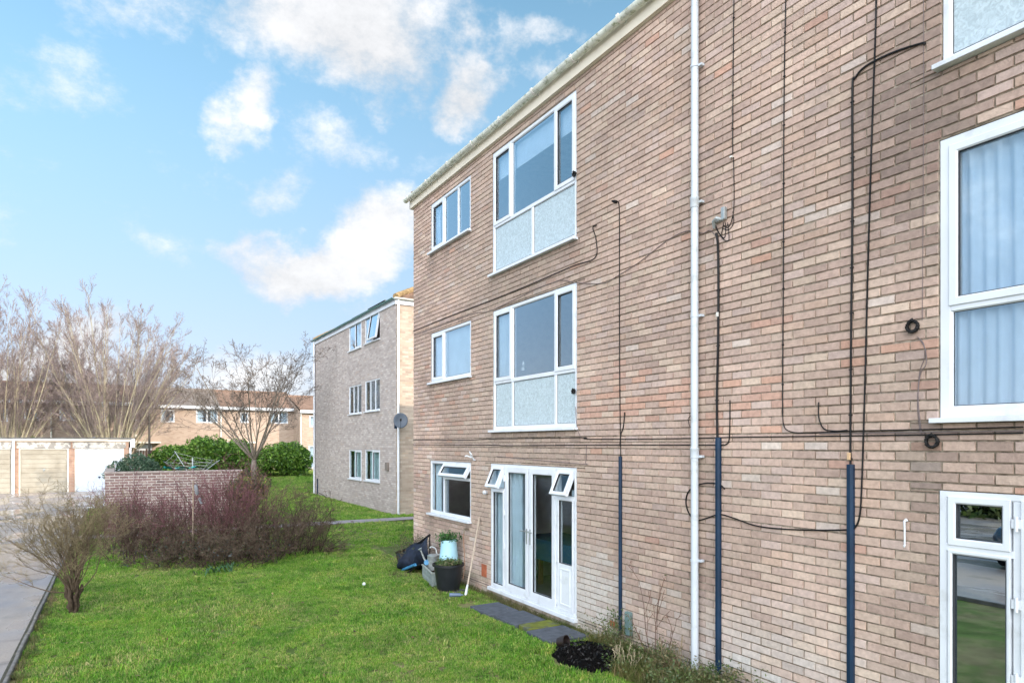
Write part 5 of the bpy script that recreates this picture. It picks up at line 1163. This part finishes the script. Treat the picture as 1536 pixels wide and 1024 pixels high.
# laurel hedges
LP = [(.08, .18, .025), (.12, .25, .03), (.17, .31, .045), (.05, .12, .02), (.22, .35, .06)]
HY = 43.0
def hedge(pa, pb, top_, label, seed, Y=HY, pal=LP):
    xa, xb = onY(pa, HZ, Y)[0], onY(pb, HZ, Y)[0]; zb = ground_z((xa+xb)/2, Y); h_ = onY((pa+pb)/2, top_, Y)[1]-zb
    return foliage_mass('laurel_hedge', ((xa+xb)/2, Y, zb), ((xb-xa)/2*1.15, 1.3, h_*.92), 13000, .085, pal, label, 'hedge', 'laurel bushes in front of the terrace', seed, 24)
hedge(229, 290, 663, 'bright green laurel at the left of the hedge, right of the garages', 61); hedge(280, 345, 647, 'bright green laurel in the middle of the hedge', 62); hedge(338, 395, 656, 'bright green laurel behind the small bare tree', 63); hedge(398, 462, 664, 'lower rounded laurel at the right end beside the further block', 64)
# ------------------------------------------------------------------ bare trees
def tree(name, loc, label, group, seed, P, nst, lean, L_, r, pal, trunk=None, rb=.5, lens=None, sides=None):
    t = thing(name, loc, label, 'tree', group); tw = Twigs(seed); rg = tw.r
    for i in range(nst):
        a = rg.uniform(0, 6.283); th = lean*math.sqrt(rg.random()); d = Vector((math.cos(a)*math.sin(th), math.sin(a)*math.sin(th), math.cos(th)))
        q = Vector((rb*math.cos(a)*rg.random(), rb*math.sin(a)*rg.random(), trunk[0] if trunk else 0)); tw.grow(q, d, L_*(1-.40*(th/lean)**2.4)*rg.uniform(.9, 1.04), r*rg.uniform(.7, 1.2), 0, P)
    tw.mesh('crown', barkm, rcol(pal, .25), t, sides)
    if trunk:
        mb = MB(); mb.tube([(0, 0, -.2), (.03, 0, trunk[0]*.4), (0, .02, trunk[0]*.8), (0, 0, trunk[0]+.15)], [trunk[1]*1.3, trunk[1], trunk[1]*.95, trunk[1]*.6], 10); mb.build('trunk', trunk[2], t, local=True, smooth=60)
    return t
Ph = dict(nseg=[8, 6, 4, 3], wander=[.035, .06, .10, .14], up=[.004, .02, .03, .02], kids=[17, 8, 4], ang=[.34, .42, .50], shrink=[.19, .5, .5], rmin=.0058, t0=.28, rsh=.5, taper=.88)
hb = [(.40, .36, .25), (.37, .32, .245), (.32, .265, .235), (.29, .23, .23)]
tk = mat('hornbeam_bark', (.26, .22, .13), .9, .1, var=.3, vscale=5)
tree('bare_tree', (onY(168, HZ, 45.3)[0], 45.3, 0), 'large bare fan shaped tree behind the white garage door', 'bare multi stemmed trees behind the garages', 71, Ph, 64, .70, 9.9, .044, hb, (.9, .5, tk))
tree('bare_tree', (onY(8, HZ, 45.3)[0], 45.3, 0), 'large bare fan shaped tree at the left edge of the picture', 'bare multi stemmed trees behind the garages', 72, Ph, 60, .60, 9.9, .044, hb, (.9, .5, tk))
Ps = dict(nseg=[8, 8, 6, 5, 3], wander=[.06, .09, .13, .17, .2], up=[.01, .03, .03, .02, .0], kids=[6, 6, 5, 3], ang=[.5, .55, .6, .65], shrink=[.5, .55, .5, .5], rmin=.0052, t0=.3, rsh=.62, taper=.72)
sp = [(.21, .18, .145), (.19, .16, .125), (.17, .14, .115), (.16, .13, .11)]
tree('bare_tree', (onY(381, HZ, 31.)[0], 31., 0), 'small spreading bare tree in front of the laurel hedge', None, 75, Ps, 14, .88, 5.3, .040, sp, (1.7, .14, mat('grey_bark', (.20, .175, .15), .9, .1, var=.35, vscale=8)), .08)
# conifer patch under the left tree
foliage_mass('conifer', (onY(58, HZ, 44.)[0], 44., 0), (.9, .8, 3.4), 4500, .08, [(.14, .17, .04), (.10, .13, .03), (.19, .20, .05)], 'yellow green conifer tip showing above the garage roof', 'tree', None, 77, 8)
foliage_mass('brown_shrub', (onY(213, HZ, 42.)[0], 42.5, 0), (.8, .5, 1.3), 2500, .05, [(.16, .09, .06), (.12, .07, .05)], 'low reddish brown shrub right of the garages', 'shrub', None, 78, 6)

# ------------------------------------------------------------------ garden clutter by the wall
# large black tub
tx, ty = 4.62, 9.92
tub = thing('plant_tub', (tx, ty, 0), 'large black round plant tub with weeds, beside the leaning spade', 'plant pot')
blk = mat('black_plastic', (.012, .014, .018), .4, .5, var=.3)
mb = MB(); mb.lathe([(0, .0), (.17, .0), (.185, .05), (.235, .40), (.262, .405), (.262, .44), (.245, .44), (.235, .40), (.0, .39)], (tx, ty, 0), 28); mb.build('pot', blk, tub, smooth=35)
mb = MB(); mb.lathe([(0, .405), (.12, .415), (.232, .402)], (tx, ty, 0), 20); mb.build('soil', mat('soil_dark', (.035, .025, .018), .95, .1, var=.4, vscale=40), tub, smooth=60)
g = np.random.default_rng(3); n = 700; r_ = .22*np.sqrt(g.random(n)); a_ = g.uniform(0, 6.28, n); V, Fq, cc = leaves(np.column_stack([tx+r_*np.cos(a_), ty+r_*np.sin(a_), .43+np.abs(g.normal(0, .04, n))]), .02, pick_cols(n, [(.07, .14, .04), (.12, .17, .06), (.17, .16, .08)], 3), seed=3)
o = np_mesh('weeds', V, Fq, leafm, tub, cc); o.matrix_parent_inverse = wmat(tub).inverted()
# pale blue tall planter
bx, by = 4.86, 10.42
pb_ = thing('planter', (bx, by, 0), 'tall pale blue tapering planter with green leaves on top, behind the black tub', 'plant pot')
mb = MB(); mb.lathe([(0, .25), (.175, .25), (.182, .29), (.172, .32), (.128, .74), (.118, .745), (.115, .72), (0, .70)], (bx, by, 0), 26); mb.build('pot', mat('pale_blue_paint', (.36, .62, .74), .45, .5, var=.06), pb_, smooth=35)
mb = MB(); mb.lathe([(0, 0), (.16, 0), (.16, .249), (0, .249)], (bx, by, 0), 20); mb.build('base', blk, pb_, smooth=35)
n = 420; d = g.normal(size=(n, 3))*np.array([.085, .085, .04])+np.array([bx, by+.02, .79]); d2 = g.normal(size=(60, 3))*np.array([.03, .04, .04])+np.array([bx-.04, by+.17, .72]); d = np.concatenate([d, d2]); V, Fq, cc = leaves(d, .026, pick_cols(len(d), [(.05, .16, .04), (.08, .22, .05), (.04, .10, .03)], 4), seed=4)
o = np_mesh('leaves', V, Fq, leafm, pb_, cc); o.matrix_parent_inverse = wmat(pb_).inverted()
# trough
tr_ = thing('trough', (4.72, 10.75, 0), 'grey lattice patterned plastic trough in the grass beside the black tub', 'planter'); tr_.rotation_euler = (0, 0, 0)
A_ = Vector((4.50, 10.32, 0)); dL = Vector((.22, 1.02, 0)).normalized(); dW = Vector((dL.y, -dL.x, 0)); LL, WW, HH = .85, .24, .21
trm = mat('trough_grey', (.24, .29, .28), .7, .3, var=.15)
def tp(l, w_, z): return A_+dL*l+dW*w_+Vector((0, 0, z))
mb = MB(); th_ = .02
for (l0, l1, w0, w1) in ((0, LL, 0, th_), (0, LL, WW-th_, WW), (0, th_, th_+.001, WW-th_-.001), (LL-th_, LL, th_+.001, WW-th_-.001)):
    mb.hexa([tp(l0, w0, 0), tp(l1, w0, 0), tp(l1, w1, 0), tp(l0, w1, 0), tp(l0, w0, HH), tp(l1, w0, HH), tp(l1, w1, HH), tp(l0, w1, HH)])
for k in range(12):   # raised lattice on long and short outer sides
    l0 = .03+k*(LL-.1)/12
    for s_ in (0, 1):
        a, b = (tp(l0, -.004, .03), tp(l0+.065, -.004, HH-.03)) if s_ == 0 else (tp(l0+.065, -.004, .03), tp(l0, -.004, HH-.03)); mb.tube([a, b], .006, 4)
for k in range(3):
    w0 = .03+k*.06
    for s_ in (0, 1):
        a, b = (tp(-.004, w0, .03), tp(-.004, w0+.06, HH-.03)) if s_ == 0 else (tp(-.004, w0+.06, .03), tp(-.004, w0, HH-.03)); mb.tube([a, b], .006, 4)
mb.build('box', trm, tr_)
mb = MB(); mb.hexa([tp(-.012, -.012, HH), tp(LL+.012, -.012, HH), tp(LL+.012, .018, HH), tp(-.012, .018, HH), tp(-.012, -.012, HH+.022), tp(LL+.012, -.012, HH+.022), tp(LL+.012, .018, HH+.022), tp(-.012, .018, HH+.022)])
mb.hexa([tp(-.012, .019, HH), tp(.018, .019, HH), tp(.018, WW+.012, HH), tp(-.012, WW+.012, HH), tp(-.012, .019, HH+.022), tp(.018, .019, HH+.022), tp(.018, WW+.012, HH+.022), tp(-.012, WW+.012, HH+.022)])
mb.build('rim', mat('trough_rim', (.33, .36, .33), .7, var=.15), tr_)
mb = MB(); mb.hexa([tp(.02, .02, .02), tp(LL-.02, .02, .02), tp(LL-.02, WW-.02, .02), tp(.02, WW-.02, .02), tp(.02, .02, HH-.05), tp(LL-.02, .02, HH-.05), tp(LL-.02, WW-.02, HH-.05), tp(.02, WW-.02, HH-.05)]); mb.build('soil', MATS['soil_dark'], tr_)
# watering can
wx, wy = 4.80, 10.95
wc = thing('watering_can', (wx, wy, 0), 'galvanised grey watering can behind the lattice trough', 'watering can')
mb = MB(); mb.lathe([(0, .16), (.105, .16), (.105, .165), (.10, .40), (.103, .405), (.07, .43), (.0, .435)], (wx, wy, 0), 22); mb.build('body', galv, wc, smooth=35)
mb = MB(); mb.tube([(wx-.09, wy+.02, .24), (wx-.15, wy+.06, .36), (wx-.20, wy+.08, .50)], [.02, .016, .013], 10); mb.tube([(wx-.20, wy+.08, .50), (wx-.215, wy+.085, .53)], [.013, .04], 12); mb.build('spout', galv, wc, smooth=35)
mb = MB(); mb.tube(smoothp([Vector(p) for p in ((wx+.07, wy-.02, .41), (wx+.04, wy-.02, .52), (wx-.02, wy, .56), (wx-.06, wy+.01, .54))], 5), .011, 8); mb.tube(smoothp([Vector(p) for p in ((wx+.10, wy-.03, .22), (wx+.17, wy-.05, .28), (wx+.16, wy-.05, .38), (wx+.08, wy-.02, .42))], 5), .010, 8); mb.build('handle', mat('pale_handle', (.55, .6, .62), .4), wc, smooth=35)
mb = MB(); mb.box(wx-.13, wx+.13, wy-.13, wy+.13, 0, .157); tag(mb.build('crate', blk, None, bevel=.01), 'small black crate standing under the galvanised watering can', 'crate')
# collapsed dark folding chair with slung canvas
fx_, fy_ = 4.62, 12.0
ch = thing('folding_chair', (fx_, fy_, 0), 'tipped over dark navy canvas folding chair heaped by the building corner', 'chair')
nv = mat('navy_canvas', (.012, .018, .035), .7, .3, var=.4, vscale=14); bl = mat('blue_plastic', (.05, .22, .42), .4)
mb = MB()
def gp(px, py, Y): a = onY(px, py, Y); return Vector((a[0], Y, a[1]))
top1, top2 = gp(594, 828, 12.5), gp(644.5, 802, 11.2); mb.tube([top1, gp(612, 822, 12.0), gp(630, 813, 11.6), top2], .022, 8); mb.tube([gp(601, 856, 12.1), gp(623, 847, 11.4)], .02, 8); mb.tube([gp(608, 861, 11.9), gp(630, 846, 11.2)], .018, 8); mb.tube([top2, gp(645, 842, 11.25)], .012, 8); mb.tube([top1, gp(600, 852, 12.45)], .012, 8)
mb.build('frame', black, ch, smooth=40)
mb = MB(); n = 14
for i in range(n+1):
    t_ = i/n; p = top1.lerp(top2, t_)+Vector((0, 0, -.03)); q = gp(603, 855, 12.0).lerp(gp(640, 850, 11.3), t_)
    for j in range(8):
        s_ = j/7; v = p.lerp(q, s_)+Vector((-.12*math.sin(s_*3.14)+.05*math.sin(t_*11+s_*5), -.16*math.sin(s_*3.14)+.03*math.sin(t_*17), .03*math.sin(t_*13+s_*8))); v.z = max(.01, v.z); mb.v.append(tuple(v))
for i in range(n):
    for j in range(7): q = i*8+j; mb.f.append((q, q+1, q+9, q+8)); mb.m.append(0)
o = mb.build('canvas', nv, ch, smooth=80, recalc=False); md = o.modifiers.new('s', 'SOLIDIFY'); md.thickness = .008
c_ = gp(640, 843, 11.0); mb = MB(); mb.tube([c_, c_+Vector((-.03, -.06, .01))], [.05, .045], 14); mb.build('end_cap', bl, ch, smooth=40)
mb = MB(); mb.tube([gp(604, 854, 12.), gp(623, 846.5, 11.35)], .028, 10); mb.build('blue_sleeve', bl, ch, smooth=40)
# spade leaning upside down on wall
b_ = Vector((*onG(698.5, 893), 0)); tu, tz_ = onX(719, 776, WX-.03); tp_ = Vector((WX-.03, tu, tz_)); dr_ = (tp_-b_).normalized()
spd = thing('spade', tuple(b_), 'long wooden handled tool leaning grip down against the wall', 'garden tool')
mb = MB(); mb.tube([b_+dr_*.13, b_+dr_*.6+Vector((.006, 0, 0)), tp_], .014, 8); mb.build('shaft', mat('pale_wood', (.46, .38, .30), .7, var=.2, vscale=15), spd, smooth=40)
sd2 = dr_.cross(Vector((.8, -.5, 0))).normalized(); mb = MB(); mb.tube([b_+dr_*.17, b_+dr_*.12+sd2*.03, b_+dr_*.02+sd2*.055, b_+dr_*.0-sd2*.055+Vector((0,0,.01)), b_+dr_*.12-sd2*.03, b_+dr_*.17], .015, 8); mb.build('grip', white, spd, smooth=40)
# outside tap and hose
mb = MB(); u, z = onX(703, 793); mb.tube([FW.p(u, z, 0), FW.p(u, z, .09)], .014, 8); mb.tube([FW.p(u, z, .08), FW.p(u, z-.07, .09)], [.016, .012], 8); FW.box(mb, u-.03, u+.03, z+.02, z+.03, .05, .06); mb.build('tap', mat('brass_tap', (.30, .26, .2), .4, metal=.7), block, smooth=40)
mb = MB(); mb.tube(smoothp([FW.p(u, z-.06, .09), FW.p(u+.05, z-.2, .07), FW.p(u+.05, z-.6, .05), FW.p(u+.02, .1, .1)], 6), .008, 6); tag(mb.build('hose', mat('orange_brown_hose', (.35, .2, .13), .6), None, smooth=40), 'thin hosepipe hanging from the outside tap under the window', 'hose')
# shrub by the corner
t, tw = shrub('straggly_shrub', (4.85, 12.1, -.03), 'straggly grey green shrub at the foot of the building corner', 'shrub', None, 91, 20, .1, .55, .62, .006, dict(nseg=[6, 5, 4], wander=[.14, .18, .2], up=[.03, .03, .02], kids=[6, 4], ang=[.6, .7], shrink=[.5, .5], rmin=.002, t0=.2, rsh=.6), [(.14, .11, .07)], .2)
leaf_part(t, tw.tips, .016, [(.10, .12, .06), (.13, .15, .08), (.07, .09, .05)], n=1500, jit=.03)
# small blue-grey object, white ball
gx_, gy_ = onG(682, 895); mb = MB(); mb.tube([(gx_-.07, gy_+.04, .035), (gx_+.08, gy_-.05, .035)], [.032, .028], 10); mb.tube([(gx_+.08, gy_-.05, .035), (gx_+.11, gy_-.07, .035)], [.012, .012], 8); tag(mb.build('bottle', mat('slate_blue', (.12, .17, .26), .5), None, smooth=40), 'slate blue bottle lying on the grass before the black tub', 'bottle')
gx_, gy_ = onG(546, 878); mb = MB(); mb.lathe([(.0, 0), (.02, .006), (.029, .03), (.02, .052), (0, .06)], (gx_, gy_, 0), 14); tag(mb.build('ball', white, None, smooth=60), 'small white ball lying on the lawn', 'ball')
# black heap
hx, hy = 4.52, 5.98; hp = thing('compost_heap', (hx, hy, 0), 'black heap of rotting garden waste on the grass by the wall', 'heap'); mb = MB(); n, mrows = 48, 14
for j in range(mrows+1):
    r_ = j/mrows
    for k in range(n):
        a = 6.28318*k/n; q = Vector((math.cos(a)*r_*3, math.sin(a)*r_*3, 1.5)); ns_ = noise.fractal(q, .8, 2.2, 5); hgt = .12*(1-r_**2.2)*(1+.6*ns_)+(.05*abs(noise.noise(q*4.5)) if r_ < .97 else 0)-.03*r_
        mb.v.append((hx+.37*r_*math.cos(a)*(1+.15*ns_), hy+.50*r_*math.sin(a)*(1+.15*ns_), hgt-.02))
for j in range(mrows):
    for k in range(n): mb.f.append((j*n+k, j*n+(k+1) % n, (j+1)*n+(k+1) % n, (j+1)*n+k)); mb.m.append(0)
heapm = mat('black_mulch', (.004, .0035, .0035), .9, .1, var=.5, vscale=40, bump=1., bscale=60); mb.build('mound', heapm, hp, recalc=False)
n = 900; a_ = g.uniform(0, 6.28, n); r_ = np.sqrt(g.random(n))*.97; pc = np.column_stack([hx+.37*r_*np.cos(a_), hy+.5*r_*np.sin(a_), .11*(1-r_**2.2)+.015+.02*g.random(n)]); V, Fq, cc = leaves(pc, .019, pick_cols(n, [(.004, .004, .004), (.006, .005, .005), (.012, .011, .012)], 6), seed=6); o = np_mesh('dead_leaves', V, Fq, leafm, hp, cc); o.matrix_parent_inverse = wmat(hp).inverted()
mb = MB(); px1, py1 = onG(845, 975); mb.lathe([(.0, .0), (.05, 0), (.07, .11), (.077, .11), (.058, 0)], (0, 0, 0), 18); o = mb.build('plant_pot', mat('dark_brown_pot', (.02, .012, .01), .5), None, smooth=40); o.location = (px1+.02, py1+.12, .06); o.rotation_euler = (R(75), 0, R(25)); tag(o, 'small dark plant pot tipped over beside the black heap', 'plant pot')
# rose stems
Pr = dict(nseg=[7, 5, 3], wander=[.06, .12, .15], up=[.03, .05, .02], kids=[3, 2], ang=[.45, .6], shrink=[.35, .45], rmin=.0025, t0=.3, rsh=.6)
u_, _ = onX(997, HZ); t, tw = shrub('rose_bush', (4.93, u_-.05, -.02), 'bare thorny rose stems rising against the wall left of the drainpipe', 'shrub', None, 96, 7, .05, .38, .95, .006, Pr, [(.13, .08, .06), (.17, .10, .07)], .05, axis=(.3, 1))
leaf_part(t, [p for p in tw.tips], .014, [(.2, .08, .05), (.1, .12, .05)], n=40, jit=.02)
u_, _ = onX(1028, HZ); t, tw = shrub('dead_stalks', (4.88, u_-.05, -.02), 'short dead brown stalks beside the foot of the drainpipe', 'weed', None, 97, 8, .05, .4, .38, .004, Pr, [(.28, .22, .13), (.32, .25, .15)], .08); leaf_part(t, tw.tips, .014, [(.22, .17, .1), (.12, .13, .06)], n=160, jit=.03)
u_, _ = onX(915, HZ); t, tw = shrub('dead_stalks', (4.55, 5.45, -.02), 'pale dead stalks standing before the black heap', 'weed', None, 98, 9, .05, .35, .3, .004, Pr, [(.45, .38, .26)], .1)
# low weeds with leaves
for i, (x_, y_, lb_) in enumerate([(4.75, 5.35, 'leafy green weed clump between the black heap and the drainpipe'), (4.7, 4.75, 'leafy weed clump in front of the drainpipe'), (4.95, 4.35, 'ragged weed clump at the foot of the right hand duct'), (4.93, 6.05, 'tall weeds at the foot of the grey meter cover')]):
    t, tw = shrub('weed_clump', (x_, y_, -.03), lb_, 'weed', 'weed clumps at the wall foot', 110+i, 26, .05, .6, .3 if i != 3 else .42, .003, dict(nseg=[5, 4], wander=[.15, .2], up=[.02, .0], kids=[5], ang=[.6], shrink=[.5], rmin=.0015, t0=.2, rsh=.6), [(.14, .14, .06)], .2)
    leaf_part(t, tw.tips, .017, [(.09, .14, .04), (.13, .17, .06), (.06, .10, .03), (.2, .18, .09)], n=900, jit=.04, seed=i)
# ------------------------------------------------------------------ across the car park (seen reflected in the glass)
foliage_mass('boundary_hedge', (-15, 10, 0), (2.2, 9., 2.6), 9000, .16, [(.05, .09, .02), (.08, .12, .03), (.11, .14, .05)], 'long green hedge along the far side of the car park', 'hedge', None, 99, 26)
# parked car, nose towards the flats, seen reflected in the right hand door
car = thing('parked_car', (-6.0, 5.6, 0), 'dark blue small car parked across the car park, seen only in the door glass', 'car')
cp = mat('car_paint', (.02, .045, .08), .25, .5, coat=.8, var=.02); cg = mat('car_glass', (.01, .012, .014), .05, .6)
def section(x, hw, zs): return [(x, -hw*.92, zs[0]), (x, -hw, zs[0]+.18), (x, -hw, zs[1]-.15), (x, -hw*.88, zs[1]), (x, hw*.88, zs[1]), (x, hw, zs[1]-.15), (x, hw, zs[0]+.18), (x, hw*.92, zs[0])]
def loft(secs, name, m, bevel=.03):
    mb = MB(); n = len(secs[0])
    for s_ in secs: mb.v += s_
    for i in range(len(secs)-1):
        for k in range(n): a = i*n+k; b = i*n+(k+1) % n; mb.f.append((a, b, b+n, a+n)); mb.m.append(0)
    mb.f += [tuple(range(n)), tuple((len(secs)-1)*n+k for k in range(n))]; mb.m += [0, 0]
    return mb.build(name, m, car, local=True, bevel=bevel, smooth=40)
loft([section(2.0, .68, (.28, .62)), section(1.9, .78, (.22, .78)), section(1.1, .84, (.2, .92)), section(.9, .84, (.2, .95)), section(-1.5, .84, (.2, .97)), section(-1.95, .78, (.25, .9))], 'body', cp)
loft([[(x, y, z) for x, y, z in section(x0, hw, zz)] for x0, hw, zz in ((1.0, .70, (.90, .97)), (.25, .64, (.90, 1.42)), (-1.0, .64, (.90, 1.45)), (-1.7, .68, (.90, 1.0)))], 'cabin', cg)
for sx_ in (1.25, -1.25):
    for sy_ in (-.78, .78):
        mb = MB(); mb.tube([(sx_, sy_-.09, .30), (sx_, sy_+.09, .30)], .30, 22); wh = mb.build('wheel', black, car, local=True, smooth=40); mb = MB(); mb.tube([(sx_, sy_-.1, .30), (sx_, sy_+.1, .30)], .18, 16); mb.build('rim', galv, wh, local=True, smooth=40)
for sy_ in (-.55, .55): mb = MB(); mb.lathe([(.0, .03), (.09, .02), (.12, 0)], (0, 0, 0), 16); o = mb.build('headlight', mat('lamp_glass', (.7, .72, .75), .1, .6), car, local=True, smooth=60); o.rotation_euler = (0, R(80), 0); o.location = (1.93, sy_, .62)
mb = MB(); mb.box(1.96, 2.04, -.7, .7, .30, .44); mb.build('bumper', blk, car, local=True, bevel=.03)
mb = MB(); mb.box(1.975, 2.02, -.28, .28, .52, .64); mb.build('grille', black, car, local=True, bevel=.01)
